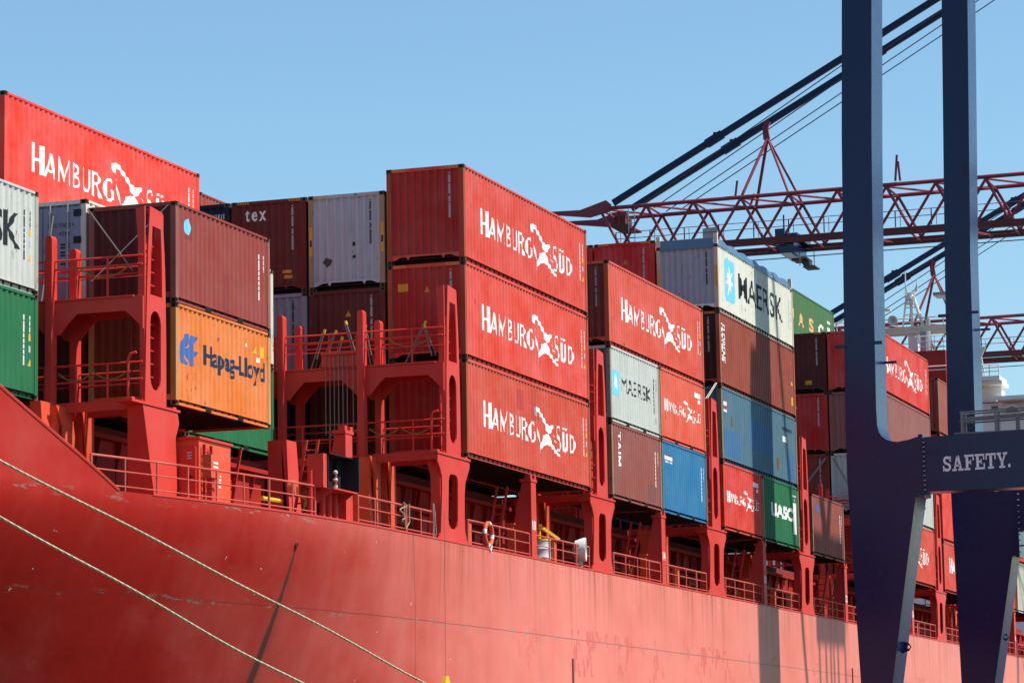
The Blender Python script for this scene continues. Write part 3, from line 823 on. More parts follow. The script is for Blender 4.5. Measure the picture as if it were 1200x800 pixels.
c = container('open_top_container', X4, 0, S1+2*H1, L40, STD, s2l(226, 226, 216), 'white open top container under a blue tarpaulin with black lettering and star emblem', G1, frame=s2l(206, 186, 160), front=s2l(168, 168, 180))
line_logo(c, 'mk40', L40, 1.05, 2.60, 0.56, 2.22, 3.25, 10.4, 0.90, 1.94, 0.006)
end_codes(c, STD, 'black'); hazard(c, STD); side_codes(c, L40, STD, 'grey_white')
for y in (0.02, W-0.12):
    mb = MB(); mb.box(-0.004, 0.0, y, y+0.10, 0.95, 1.75); mb.build('height_sticker', M['orange_mark'], c)
mb = MB()
for y in (0.0, W-0.15):
    mb.box(0.0, 0.17, y, y+0.15, STD, STD+0.42)
    mb.box(L40-0.17, L40, y, y+0.15, STD, STD+0.42)
fo = mb.build('post_extension', M['frame'], c); fo.color = s2l(206, 186, 160)
# sagging tarpaulin over roof bows
nx, ny = 60, 10
vs = []
rt = random.Random(4)
for i in range(nx+1):
    x = 0.18+(L40-0.36)*i/nx
    sag = abs(sin(pi*i/nx*7))*0.13
    for j in range(ny+1):
        y = -0.012+(W+0.024)*j/ny
        e = min(j, ny-j)/ny
        z = STD+0.16+sag+0.10*(1-(2*abs(j/ny-0.5))**4)+rt.uniform(-.012, .012)
        if j in (0, ny): z = STD-0.03-0.03*rt.random()
        if j in (1, ny-1): y = y-(0.16 if j == 1 else -0.16); z = STD+0.18+sag*0.8+rt.uniform(-.01, .01)
        if i in (0, nx): z = min(z, STD-0.06) if i == 0 else z-0.1
        vs.append((x if i else 0.0, y, z))
mb = MB(); k = ny+1
mb.add(vs, [(i*k+j, (i+1)*k+j, (i+1)*k+j+1, i*k+j+1) for i in range(nx) for j in range(ny)])
mb.add([(-0.02, 0.16, STD-0.14), (-0.02, W-0.16, STD-0.14), (-0.02, W-0.16, STD+0.24), (-0.02, 0.16, STD+0.24)], [(0, 3, 2, 1)])
tp = mb.build('tarpaulin', M['tarp'], c, True)
a = stack(X4, 2, [(SC, L40, STD, NAVYC, 'dark blue container low behind the slate blue one', None), (SC, L40, HC, RED, 'red container second up behind the slate blue one', None),
                  (SC, L40, HC, RED, 'red container third up behind the brick brown one', None),
                  (SC, L40, HC, s2l(206, 40, 44), 'red container with a yellow triangle left of the white tarpaulin-topped one', None)])
hazard(a[3], HC); triangle(a[3], 1.2, 2.05); end_codes(a[3], HC)
a = stack(X4, 3, [(SC, L40, STD, RED, 'red container low in the third row, behind the red stack', None), (SC, L40, HC, RED, 'red container second up in the third row', None),
                  (SC, L40, HC, RED, 'red container third up in the third row', None), (SC, L40, HC, s2l(190, 38, 42), 'red container topmost of the third row, just right of the tall red stack', None)])
hazard(a[3], HC)

# --- bay five, one tier only
c = container(SC, 3*P, 0, 0, L20, STD, s2l(150, 82, 78), 'plum short container with a light blue emblem in the crane shadow, alone on its deck', G1, frame=s2l(140, 110, 92))
link('emblem', wside('drop5', polys([BOWL(1.16, 2.03, 0.28, 0.2, 0.001, 0.001, 0, 360, n=16)]), L20), M['logo_blue'], c)
side_codes(c, L20, STD)
# --- bay six
X6 = 4*P
a = stack(X6, 1, [(SC, L40, HC, RED, 'red container with white lettering low between the two crane legs', None),
                  (SC, L40, HC, GREY, 'pale grey container with black lettering seen between the crane legs', None),
                  (SC, L40, HC, s2l(156, 96, 90), 'dusty plum container between the crane legs, under the red one', None),
                  (SC, L40, HC, s2l(218, 62, 54), 'red container with white lettering, topmost between the crane legs', None)])
hs(a[0], L40); hs(a[3], L40); side_codes(a[3], L40, HC)
line_logo(a[1], 'mkHC', L40, 1.05, 2.60, 0.7, 2.3, 3.25, 10.4, 0.95, 2.0, 0.0)
for o in a: end_codes(o, HC)
a2 = stack(X6, 2, [(SC, L40, HC, DKMAR, 'dark maroon container low in the second row by the crane leg', None),
                   (SC, L40, HC, s2l(140, 58, 52), 'brown container with lashing rods crossed over its end', None),
                   (SC, L40, HC, s2l(190, 42, 42), 'red container with a yellow triangle left of the crane leg', None),
                   (SC, L40, HC, s2l(92, 38, 40), 'dark maroon container with a yellow label, left of the crane leg', None)])
for o in a2: end_codes(o, HC)
hazard(a2[3], HC); triangle(a2[2], 1.55, 2.2); endrect(a2[3], 0.72, 1.05, 0.42, 0.62, 'orange_mark')
a3 = stack(X6, 3, [(None, L40, HC, None, None, None), (None, L40, HC, None, None, None), (None, L40, HC, None, None, None),
                   (SC, L40, HC, DKMAR, 'dark maroon container right under the spaced-letter green one', None),
                   (None, L40, HC, s2l(62, 122, 76), 'moss green container with widely spaced pale letters, beside the white tarpaulin-topped one', None)])
a3[4] = container(SC, X6+1.0, 2*RW, 4*H1, L40, HC, s2l(76, 124, 78), 'moss green container with widely spaced pale letters, beside the white tarpaulin-topped one', G1, frame=s2l(110, 110, 70))
for i, (ch, x, m) in enumerate((('U', 2.3, 'pale_orange'), ('A', 4.4, 'pale_orange'), ('S', 6.55, 'pale_orange'), ('C', 8.7, 'white'))):
    link('lettering', wside('sp'+ch, text_art(ch, x, x+1.05, 1.20, 1.90, 0.04), L40), M[m], a3[4])
link('info_panel', wside('spbar', polys([R(10.8, 11.35, 0.7, 1.95), R(10.6, 11.4, 2.15, 2.28)]), L40), M['white'], a3[4])
# --- bays seven and eight
a = stack(5*P, 1, [(SC, L40, STD, RED, 'red container low beside the far crane leg', None), (SC, L40, HC, REDB, 'red container second up beside the far crane leg', None),
                   (SC, L40, STD, REDB, 'red container third up, its edge left of the far crane leg', None), (SC, L40, HC, s2l(158, 92, 86), 'dusty plum container topmost left of the far crane leg', None)])
hs(a[0], L40)
a = stack(6*P+1.3, 1, [(SC, L20, HC, RED, 'red short container low at the right picture edge', None), (SC, L40, HC, RED, 'red container with white lettering at the right picture edge', None)])
hs(a[0], L20); hs(a[1], L40); stick(a[0], 'data_sticker', 'hs20st', L20, M['white'], [R(4.7, 5.55, 2.02, 2.2), R(5.15, 5.4, 1.82, 1.96)])
a = stack(6*P+1.3+L40-L20, 1, [(SC, L20, HC, s2l(196, 194, 178), 'off white short container at the far right picture edge', None)])

# ------------------------------------------------------------------ the ship
ship = empty('container_ship', (0, 0, ZB), 'red container ship moored along the quay, its hull filling the lower picture', 'ship')
def lerp_tab(tab, x):
    if x <= tab[0][0]: return tab[0][1]
    for (a, b), (c, d) in zip(tab[:-1], tab[1:]):
        if x <= c:
            t = (x-a)/(c-a)
            return b+(d-b)*t
    return tab[-1][1]
EDGE = [(-75, 20), (-60, 14.0), (-45, 9.0), (-36, 5.9), (-30, 4.3), (-26, 3.35), (-23.4, 2.75), (-21.6, 2.15), (-19.7, 1.65), (-17.1, 1.10), (-15.5, 0.78), (-13, 0.42), (-10.5, 0.16), (-8, 0.03), (-6, 0.0), (200, 0.0)]
FL = [(-75, 1.0), (-36, 0.90), (-26, 0.76), (-18, 0.58), (-12, 0.46), (-7, 0.26), (-2.5, 0.09), (3, 0.0), (200, 0.0)]
def edge(x):
    s = 0; n = 5
    for i in range(n): s += lerp_tab(EDGE, x+(i-n//2)*0.7)
    return s/n
def hull_y(x, z):
    d = max(0, -2.6-z); return edge(x)+lerp_tab(FL, x)*(d*d/(d+1.5))-0.02
xs = [-75+i*1.0 for i in range(0, 30)]+[-45+i*0.5 for i in range(0, 100)]+[5+i*5 for i in range(0, 30)]
zs = [-2.6, -2.75, -2.95, -3.2, -3.5, -3.9, -4.3, -4.8, -5.3, -5.9, -6.6, -7.4, -8.4, -9.6, -11, -13, -15]
mb = MB(); n = len(zs)
vs = [(x, hull_y(x, z), z) for x in xs for z in zs]
mb.add(vs, [(i*n+j, i*n+j+1, (i+1)*n+j+1, (i+1)*n+j) for i in range(len(xs)-1) for j in range(n-1)])
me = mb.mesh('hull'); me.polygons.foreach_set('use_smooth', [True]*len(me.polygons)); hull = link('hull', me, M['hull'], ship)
# forecastle bulwark above the knuckle, its top sloping down to the deck
def ftop(x): return min(2.6, -2.6+0.525*(-19.75-x))
fx = [-75+i*1.0 for i in range(0, 50)]+[-25+i*0.25 for i in range(0, 22)]
fx = [x for x in fx if x <= -19.75]
for off, nm in ((0.0, 'bulwark'),):
    mb = MB(); k = 5
    vs = []
    for x in fx:
        t = ftop(x)
        for j in range(k): z = -2.6+(t+2.6)*j/(k-1); vs.append((x, edge(x)-0.02-0.03*(z+2.6), z))
        for j in reversed(range(k)): z = -2.6+(t+2.6)*j/(k-1); vs.append((x, edge(x)+0.18-0.03*(z+2.6), z))
    m = 2*k
    mb.add(vs, [(i*m+j, (i+1)*m+j, (i+1)*m+(j+1) % m, i*m+(j+1) % m) for i in range(len(fx)-1) for j in range(m)])
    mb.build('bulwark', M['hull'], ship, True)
mb = MB()
for a, b in zip(fx[:-1], fx[1:]): mb.tube((a, edge(a)-0.03*(ftop(a)+2.6), ftop(a)+0.02), (b, edge(b)-0.03*(ftop(b)+2.6), ftop(b)+0.02), 0.05, 6)
mb.build('bulwark_cap', M['ship'], ship, True)
# deck, gutter bar, coaming, hatch covers
mb = MB(); dx = [x for x in xs if x <= 140]
vs = [(x, edge(x)+0.0, -2.615) for x in dx]+[(x, 26.0, -2.615) for x in dx]; m = len(dx)
mb.add(vs, [(i, i+1, i+1+m, i+m) for i in range(m-1)])
mb.build('deck', M['deck'], ship)
mb = MB()
bx_ = [x for x in xs if -19 < x <= 120]
for a, b in zip(bx_[:-1], bx_[1:]): mb.beam((a, edge(a)-0.005, -2.59), (b, edge(b)-0.005, -2.59), 0.06, 0.05)
mb.build('gutter_bar', M['ship'], ship)
def coaming(x0, x1, y):
    mb = MB(); mb.box(x0, x1, y, y+0.2, -2.61, -0.42)
    mb.box(x0, x1, y-0.22, y, -0.52, -0.40)
    x = x0+0.6
    while x < x1:
        mb.prism([(y, -0.53), (y-0.2, -0.53), (y-0.02, -1.3), (y-0.02, -2.6), (y, -2.6)], 'x', x, x+0.03); x += 1.25
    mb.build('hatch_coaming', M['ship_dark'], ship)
coaming(-1.8, 118, 3.05); coaming(-34, -2.3, 5.45)
for k in range(-1, 8):
    X0 = k*P-P if False else (k-0)*P
    mb = MB(); ya = 3.1 if k >= 0 else 5.5
    mb.box(X0-0.1, X0+12.4, ya, 24, -0.40, -0.17 if k < 0 else -0.10)
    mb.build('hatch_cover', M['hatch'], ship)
# things standing on the walkway behind the rail
rd = random.Random(12)
for k in range(0, 8):
    for j in range(4):
        x = k*P+0.9+j*2.9+rd.uniform(-.4, .4)
        if abs(x-k*P-6.1) < 0.7: continue
        w = rd.uniform(0.25, 0.7); h = rd.uniform(0.5, 1.25); y = rd.uniform(1.7, 2.5)
        MB().box(x, x+w, y, y+0.35, -2.61, -2.61+h).box(x-0.02, x+w+0.02, y-0.03, y+0.37, -2.61+h, -2.58+h).build('deck_locker', M['ship_dark'], ship)
    MB().box(k*P+0.4, k*P+11.8, 2.75, 2.93, -1.25, -1.12).build('cable_tray', M['ship_dark'], ship)
    MB().box(k*P+0.4, k*P+11.8, 2.70, 2.9, -1.75, -1.68).build('cable_tray', M['ship_dark'], ship)
for k in range(0, 8):
    for j in range(3):
        x = k*P+1.6+j*4.1
        mb = MB(); mb.box(x, x+0.22, 0.55, 0.75, -2.61, -2.61+0.85+0.2*(j % 2))
        mb.box(x-0.05, x+0.27, 0.5, 0.8, -1.76+0.2*(j % 2), -1.70+0.2*(j % 2)); mb.build('vent_post', M['ship_bright'], ship)
for k in range(0, 8):
    X0 = k*P
    for i in range(3):
        xa = X0+2.0+i*3.6
        MB().beam((xa, 2.6, -2.5), (xa+1.3, 2.9, -0.6), 0.12, 0.12).build('stay_bracket', M['ship_dark'], ship)

def ladder(p, q, width_vec, parent, mat, name='ladder', rungs=9, r=0.03):
    p = Vector(p); q = Vector(q); w = Vector(width_vec); mb = MB()
    mb.beam(p, q, 0.05, 0.07); mb.beam(p+w, q+w, 0.05, 0.07)
    for i in range(1, rungs): a = p.lerp(q, i/rungs); mb.tube(a, a+w, 0.022, 6)
    return mb.build(name, mat, parent)

def rslot(x0, x1, z0, z1, n=6):
    """slot with rounded ends"""
    r = (x1-x0)/2; cx = (x0+x1)/2; out = []
    for i in range(n+1): a = pi*i/n; out.append((cx+r*cos(a), z1-r+r*sin(a)))
    for i in range(n+1): a = pi+pi*i/n; out.append((cx+r*cos(a), z0+r+r*sin(a)))
    return out

LBM = {}
def lashing_bridge(xf, y0, rows, taper=False):
    lb = bpy.data.objects.new('lashing_bridge', None); COL.objects.link(lb); lb.parent = ship; lb.location = (xf, y0, 0)
    def part(name, fn, mat, smooth=False):
        key = (name, fn.__name__, rows, taper)
        if key not in LBM: LBM[key] = fn(MB()).mesh(name, smooth)
        return link(name, LBM[key], M[mat], lb)
    def ped(mb):
        if taper:
            # waisted box column, its forward edge raking aft towards the deck
            o_ = [(-1.92, -0.15), (0.10, -0.15), (0.18, -0.42), (-0.02, -0.80), (0.10, -2.62), (-1.20, -2.62)]
            mb.prism([o_], 'y', 0.0, 0.05)
            mb.add([(-1.92, 0.05, -0.15), (-1.92, 0.42, -0.15), (-1.20, 0.75, -2.62), (-1.20, 0.05, -2.62), (-1.85, 0.05, -0.15), (-1.85, 0.42, -0.15), (-1.13, 0.75, -2.62), (-1.13, 0.05, -2.62)],
                   [(0, 1, 2, 3), (7, 6, 5, 4), (0, 4, 5, 1), (1, 5, 6, 2), (2, 6, 7, 3), (3, 7, 4, 0)])
            mb.add([(0.0, 0.05, -0.15), (0.0, 0.42, -0.15), (0.05, 0.75, -2.62), (0.05, 0.05, -2.62), (-0.07, 0.05, -0.15), (-0.07, 0.42, -0.15), (-0.02, 0.75, -2.62), (-0.02, 0.05, -2.62)],
                   [(3, 2, 1, 0), (4, 5, 6, 7), (1, 5, 4, 0), (2, 6, 5, 1), (3, 7, 6, 2), (0, 4, 7, 3)])
        else:
            out = [(-2.54, -0.14), (0.15, -0.14), (0.17, -0.34), (0.02, -0.50), (-0.22, -0.80), (-0.30, -1.2), (-0.32, -1.8), (-0.30, -2.2), (-0.12, -2.5), (0.0, -2.62),
                   (-2.56, -2.62), (-2.36, -2.4), (-2.28, -1.8), (-2.2, -1.2), (-2.2, -0.78), (-2.36, -0.54), (-2.55, -0.36)]
            hole = [(-0.86, -0.86), (-0.9, -0.72), (-1.0, -0.64), (-1.45, -0.64), (-1.58, -0.72), (-1.64, -0.86), (-1.72, -1.95), (-1.66, -2.12), (-1.5, -2.22), (-1.1, -2.22), (-0.95, -2.12), (-0.90, -1.95)]
            mb.prism([out, hole], 'y', 0.0, 0.05)
            mb.prism([(0.05, -0.14), (0.42, -0.14), (0.42, -0.45), (0.34, -0.75), (0.33, -1.3), (0.45, -2.62), (0.05, -2.62)], 'x', -2.24, -2.16)
            mb.prism([(0.05, -0.14), (0.42, -0.14), (0.34, -0.75), (0.33, -1.3), (0.45, -2.62), (0.05, -2.62)], 'x', -0.44, -0.36)
            mb.box(-2.55, 0.15, 0.05, 0.42, -0.30, -0.14)
        return mb
    part('pedestal', ped, 'ship')
    def cap(mb):
        mb.box(-2.60, 0.2, -0.03, 0.46, -0.14, -0.08)
        for x in (-2.42, -0.02): mb.box(x-0.09, x+0.09, 0.02, 0.2, -0.08, -0.02)
        return mb
    part('cap_plate', cap, 'ship')
    def tower(mb):
        out = [(-1.80, -0.08), (-0.57, -0.08), (-0.57, 1.6), (-0.62, 3.1), (-0.66, 3.7), (-0.78, 4.80), (-1.50, 4.86), (-1.62, 3.7), (-1.68, 2.6)]
        h1 = rslot(-1.50, -0.88, 0.26, 2.26)
        h2 = [(-1.50, 2.64), (-0.80, 2.64), (-0.82, 3.6), (-0.88, 4.36), (-1.36, 4.38), (-1.44, 3.7)]
        mb.prism([out, h1, h2], 'y', 0.0, 0.04)
        # side flanges and back plate
        mb.prism([(0.04, -0.08), (0.15, -0.08), (0.15, 1.4), (0.22, 2.2), (0.22, 3.9), (0.28, 4.78), (0.04, 4.83)], 'x', -1.74, -1.68)
        mb.prism([(0.04, -0.08), (0.30, -0.08), (0.30, 3.6), (0.26, 4.78), (0.04, 4.78)], 'x', -0.70, -0.64)
        mb.box(-1.40, -0.70, 0.30, 0.34, -0.08, 4.2)
        mb.box(-1.68, -0.70, 0.04, 0.29, 2.42, 2.50)
        mb.box(-1.50, -0.78, 0.04, 0.26, 4.74, 4.80)
        return mb
    part('tower', tower, 'ship')
    def rungs(mb):
        for i in range(12): mb.tube((-1.5, 0.2, 0.3+0.33*i), (-0.85, 0.2, 0.3+0.33*i), 0.02, 6)
        return mb
    part('ladder', rungs, 'ship')
    yE = rows*RW
    def girder(mb):
        # platform girder with haunches at every post
        for xa, xb in ((-1.82, -1.75), (-0.72, -0.64)):
            pts = [(0.05, 2.56), (yE, 2.56), (yE, 2.22)]
            for r in range(rows, 0, -1):
                yp = r*RW-0.04; ym = (r-1)*RW+0.22 if r > 1 else 0.05
                a = yp-0.14; b = ym
                if r < rows: pts += [(yp+0.14, 1.72), (yp-0.14, 1.72)]
                else: pts += [(yp-0.14, 1.72)]
                pts += [(a-0.22, 1.98), (a-0.48, 2.22), (b+0.48, 2.22), (b+0.22, 1.98), (b, 1.75)]
            mb.prism([pts], 'x', xa, xb)
        mb.box(-1.86, -0.60, 0.30, yE, 2.56, 2.60)
        mb.box(-1.45, -1.0, 0.36, yE, -0.10, 0.02)
        mb.box(-1.86, -1.78, 0.05, yE, -0.24, 0.0)
        mb.box(-0.66, -0.58, 0.36, yE, -0.24, 0.0)
        return mb
    part('girder', girder, 'ship')
    for r in range(1, rows+1):
        y = r*RW-0.04
        def post(mb):
            mb.box(-2.02, -1.73, -0.09, 0.09, -0.1, 4.13); mb.prism([(-0.09, 4.13), (0.09, 4.13), (0.055, 4.21), (-0.055, 4.21)], 'x', -2.02, -1.73)
            return mb
        key = 'lbpost'
        if key not in LBM: LBM[key] = post(MB()).mesh('post')
        o = link('post', LBM[key], M['ship'], lb, (0, y+0.06, 0))
        o = link('post', LBM[key], M['ship'], lb, (1.22, y, -0.14))
        def small(mb):
            mb.prism([(-0.3, -0.1), (0.3, -0.1), (0.22, -0.7), (0.30, -2.6), (-0.30, -2.6), (-0.22, -0.7)], 'x', -2.22, -1.98)
            mb.prism([(-0.3, -0.1), (0.3, -0.1), (0.22, -0.7), (0.30, -2.6), (-0.30, -2.6), (-0.22, -0.7)], 'x', -0.7, -0.5)
            # outer faces in pale orange-red, shaped like a waisted plate
            mb.prism([(-2.36, -0.1), (-1.52, -0.1), (-1.52, -2.6), (-1.80, -2.6), (-1.86, -1.4), (-1.95, -0.6)], 'y', -0.34, -0.28)
            mb.prism([(-0.92, -0.1), (-0.28, -0.1), (-0.22, -2.6), (-0.62, -2.6), (-0.70, -0.9)], 'y', -0.34, -0.28)
            return mb
        key = 'lbsmall'
        if key not in LBM: LBM[key] = small(MB()).mesh('inner_pedestal')
        if r <= 2: link('inner_pedestal', LBM[key], M['ship_bright'], lb, (0, y, 0))
    def rails(mb):
        for zz in (3.06, 3.36, 3.58): mb.tube((-1.84, 0.05, zz), (-1.84, yE, zz), 0.026 if zz > 3.1 else 0.012, 6)
        for zz in (3.36, 3.52): mb.tube((-0.62, 0.36, zz), (-0.62, yE, zz), 0.028, 6)
        for zz in (0.50, 0.92): mb.tube((-1.84, 0.05, zz), (-1.84, yE, zz), 0.026, 6)
        for zz in (0.55, 0.86): mb.tube((-0.62, 0.36, zz), (-0.62, yE, zz), 0.028, 6)
        y = 1.0
        while y < yE:
            mb.tube((-1.84, y, 2.58), (-1.84, y, 3.58), 0.028, 6); mb.tube((-1.84, y, 0.0), (-1.84, y, 0.92), 0.028, 6); y += 0.86
        # rounded gate loop near the tower
        mb.path([(-1.88, 0.42, 0.0), (-1.88, 0.42, 1.0), (-1.88, 0.36, 1.12), (-1.88, 0.2, 1.16)], 0.035, 6)
        return mb
    part('railing', rails, 'ship', True)
    def lad(mb):
        for y in (0.30, 0.62): mb.tube((-1.25, y, -0.05), (-1.25, y, 2.5), 0.022, 6)
        for i in range(8): mb.tube((-1.25, 0.30, 0.15+0.3*i), (-1.25, 0.62, 0.15+0.3*i), 0.018, 6)
        return mb
    part('ladder', lad, 'ship_dark')
    def chains(mb):
        for (ya, yb, z, sg) in ((0.4, 1.75, 3.35, 0.28), (0.4, 1.4, 0.75, 0.22), (1.4, 2.35, 0.75, 0.22), (2.65, 3.7, 0.75, 0.22)):
            if yb > yE: continue
            pts = [(-1.84, ya+(yb-ya)*i/10, z-sg*(1-(2*i/10-1)**2)) for i in range(11)]
            mb.path(pts, 0.02, 5)
        return mb
    part('safety_chain', chains, 'chain')
    return lb

lashing_bridge(-P, RW+yo, 3, True)
for k in range(0, 8): lashing_bridge(k*P, 0.0, 4 if k < 2 else 3)
lashing_bridge(-2*P-0.2, 5.2, 1, True)

# mid-bay pillars
PM = {}
def mid_pillar(x, y, num=None, lean=0.0, wide=False):
    p = bpy.data.objects.new('mid_pillar', None); COL.objects.link(p); p.parent = ship; p.location = (x, y, 0)
    if 'm' not in PM:
        mb = MB()
        mb.box(-0.24, 0.24, 0.0, 0.07, -2.62, -0.22)
        mb.prism([(0.07, -0.22), (0.30, -0.22), (0.62, -1.6), (0.85, -2.62), (0.07, -2.62)], 'x', -0.22, -0.12)
        mb.prism([(0.07, -0.22), (0.30, -0.22), (0.62, -1.6), (0.85, -2.62), (0.07, -2.62)], 'x', 0.14, 0.22)
        mb.box(-0.30, 0.30, -0.02, 0.36, -0.22, -0.13)
        mb.box(-0.28, -0.12, 0.0, 0.2, -0.13, -0.01); mb.box(0.12, 0.28, 0.0, 0.2, -0.13, -0.01)
        PM['m'] = mb.mesh('pillar_plate')
        mb = MB(); mb.prism([(-0.62, -2.62), (-0.05, -2.62), (-0.10, -0.2), (-0.50, -0.2)], 'x', -0.26, 0.0)
        mb.prism([(-0.26, -2.62), (0.62, -2.62), (0.42, -0.2), (-0.26, -0.2)], 'y', -0.66, -0.5)
        mb.v = [(a, b+0.3*max(0, (z+2.62))/2.4*0.3, z) for a, b, z in mb.v]
        PM['w'] = mb.mesh('pillar_plate')
    link('pillar_plate', PM['w' if wide else 'm'], M['ship'], p)
    o = ladder((-0.35, 1.15, -2.6), (-0.30, 0.75, -0.35), (0.0, 0.34, 0), p, M['ship'], 'ladder', 8)
    mb = MB(); mb.tube((-0.35, 1.15, -2.6), (-0.343, 1.1, -1.9), 0.05, 6); mb.build('grab_post', M['hazard'], p)
    if num:
        vs, fs = text_art(num, -0.16, 0.16, -1.72, -1.42, 0.02)
        me = bpy.data.meshes.new('pillar_number'); me.from_pydata([(a, -0.004, b) for a, b in vs], [], fs); me.update()
        link('pillar_number', me, M['white'], p)
    return p
for k in range(0, 8): mid_pillar(k*P+6.1, 0.0, str(10+4*k))
mid_pillar(-P+5.86, 0.25)
mid_pillar(-P+6.75, RW+yo+0.3, None, wide=True)

# deck-edge railings
def railing(x0, x1, step=1.5, h=0.76):
    mb = MB(); n_ = max(1, round((x1-x0)/step)); xs_ = [x0+(x1-x0)*i/n_ for i in range(n_+1)]
    E_ = lambda x: edge(x)+0.07
    for zz, r in ((h, 0.026), (h*0.60, 0.018), (h*0.16, 0.018)):
        for a, b in zip(xs_[:-1], xs_[1:]): mb.tube((a, E_(a), -2.6+zz), (b, E_(b), -2.6+zz), r, 6)
    for i, x in enumerate(xs_): mb.tube((x, E_(x), -2.61), (x, E_(x), -2.6+h+0.01), 0.034 if i % 3 == 0 else 0.024, 6)
    mb.build('railing', M['rail'], ship, True)
railing(-20.6, -11.05, 1.15, 0.80); railing(-8.45, -2.65, 1.15)
for k in range(0, 8):
    railing(k*P+0.12, k*P+5.8, 1.4); railing(k*P+6.4, k*P+P-2.62, 1.4)

# deckhouse near the bow with its watertight door, ladder and louvre
dh = MB().box(-14.4, -12.45, 2.05, 3.4, -2.61, -0.82).build('deckhouse', M['ship_bright'], ship)
mb = MB(); mb.prism([(2.16, -2.35), (2.52, -2.35), (2.57, -2.29), (2.57, -1.05), (2.52, -0.99), (2.16, -0.99), (2.11, -1.05), (2.11, -2.29)], 'x', -14.46, -14.4)
dr = mb.build('door', M['ship'], dh)
MB().beam((-14.5, 2.2, -1.75), (-14.5, 2.38, -1.85), 0.04, 0.05).build('door_handle', M['boxblack'], dr)
mb = MB()
for k_ in range(3): mb.box(-14.466, -14.461, 2.22, 2.34, -1.32+0.07*k_, -1.28+0.07*k_)
mb.build('door_sign', M['grey_white'], dr)
ladder((-14.25, 1.97, -2.6), (-14.25, 1.97, -0.95), (0.42, 0, 0), dh, M['ship_dark'])  # darker red puts the ladder's shade into its paint
mb = MB(); mb.box(-14.46, -12.4, 2.0, 3.45, -0.82, -0.76); mb.build('roof_plate', M['ship'], dh)
mb = MB()
for i in range(4): mb.box(-13.2, -13.06, 2.044, 2.049, -1.95+0.09*i, -1.90+0.09*i)
mb.build('house_sign', M['white'], dh)
# red hydrant box on a post
fb = MB().box(-15.72, -15.2, 1.12, 1.36, -1.95, -1.38).build('hydrant_box', M['ship_bright'], ship)
MB().box(-15.55, -15.38, 1.18, 1.32, -2.61, -1.95).build('box_post', M['ship'], fb)
MB().box(-15.6, -15.32, 1.113, 1.119, -1.60, -1.55).build('box_sign', M['white'], fb)
MB().box(-15.6, -15.32, 1.113, 1.119, -1.70, -1.65).build('box_sign', M['white'], fb)
# pale pedestals of the foremost lashing bridge
mb = MB()
mb.prism([(-17.35, -0.02), (-16.35, -0.02), (-15.95, -1.6), (-16.9, -1.6), (-17.25, -0.7)], 'y', 4.95, 5.25)
mb.prism([(-15.75, -0.35), (-14.9, -0.35), (-15.1, -1.6), (-15.62, -1.6)], 'y', 4.95, 5.2)
mb.box(-16.3, -15.7, 5.3, 5.5, -1.6, -0.3)
mb.box(-17.5, -14.7, 5.0, 5.6, -2.6, -1.6)
mb.build('inner_pedestal', M['ship_bright'], ship)
# navigation sidelight in its black screen
SLZ = -0.22
sl = bpy.data.objects.new('sidelight', None); COL.objects.link(sl); sl.parent = ship; sl.location = (-0.08, 0, SLZ)
nb = MB(); nb.box(-10.98, -10.74, 0.05, 0.50, -1.62, -0.74); nb.box(-10.74, -9.05, 0.47, 0.52, -1.60, -0.72)
nx_ = sl; nb.build('back_plate', M['ship'], sl)
mb = MB(); mb.box(-10.73, -9.06, 0.40, 0.465, -1.58, -0.72); mb.box(-9.12, -9.04, -0.20, 0.40, -1.60, -0.68); mb.box(-10.73, -9.12, -0.05, 0.40, -0.74, -0.71)
mb.box(-10.735, -10.69, 0.02, 0.40, -1.58, -0.74); mb.box(-9.45, -9.12, 0.28, 0.40, -1.58, -0.74)
mb.build('lamp_screen', M['boxblack'], sl)
mb = MB(); mb.lathe([(0.05, 0), (0.065, 0.08), (0.065, 0.10)], (-9.78, 0.20, -1.57)); mb.lathe([(0.06, 0), (0.075, 0.04), (0.06, 0.07)], (-9.78, 0.20, -1.36)); mb.lathe([(0.065, 0), (0.07, 0.05), (0.03, 0.09)], (-9.78, 0.20, -1.16)); mb.build('lamp_housing', M['lamp'], sl, True)
mb = MB(); mb.lathe([(0.05, 0), (0.05, 0.11)], (-9.78, 0.20, -1.47)); mb.lathe([(0.05, 0), (0.05, 0.13)], (-9.78, 0.20, -1.29)); mb.build('lamp_lens', M['lampred'], sl, True)
mb = MB(); mb.box(-10.75, -9.05, -0.16, 0.5, -1.66, -1.622)
mb.prism([(-0.14, -1.66), (0.5, -1.66), (0.5, -2.1)], 'x', -10.68, -10.64); mb.prism([(-0.14, -1.66), (0.5, -1.66), (0.5, -2.1)], 'x', -9.3, -9.26)
mb.build('lamp_bracket', M['ship'], sl)
for x in (-10.3, -9.85, -9.4): MB().tube((x, 0.36, -2.4), (x, 0.36, -1.65), 0.075, 10).build('bracket_post', M['ship'], sl, True)
# spurling gap: deck stanchions near the sidelight
mb = MB()
for x in (-11.2, -10.95): mb.tube((x, 0.35, -2.6), (x, 0.35, -1.4), 0.05, 6)
mb.build('stanchion', M['ship'], ship)
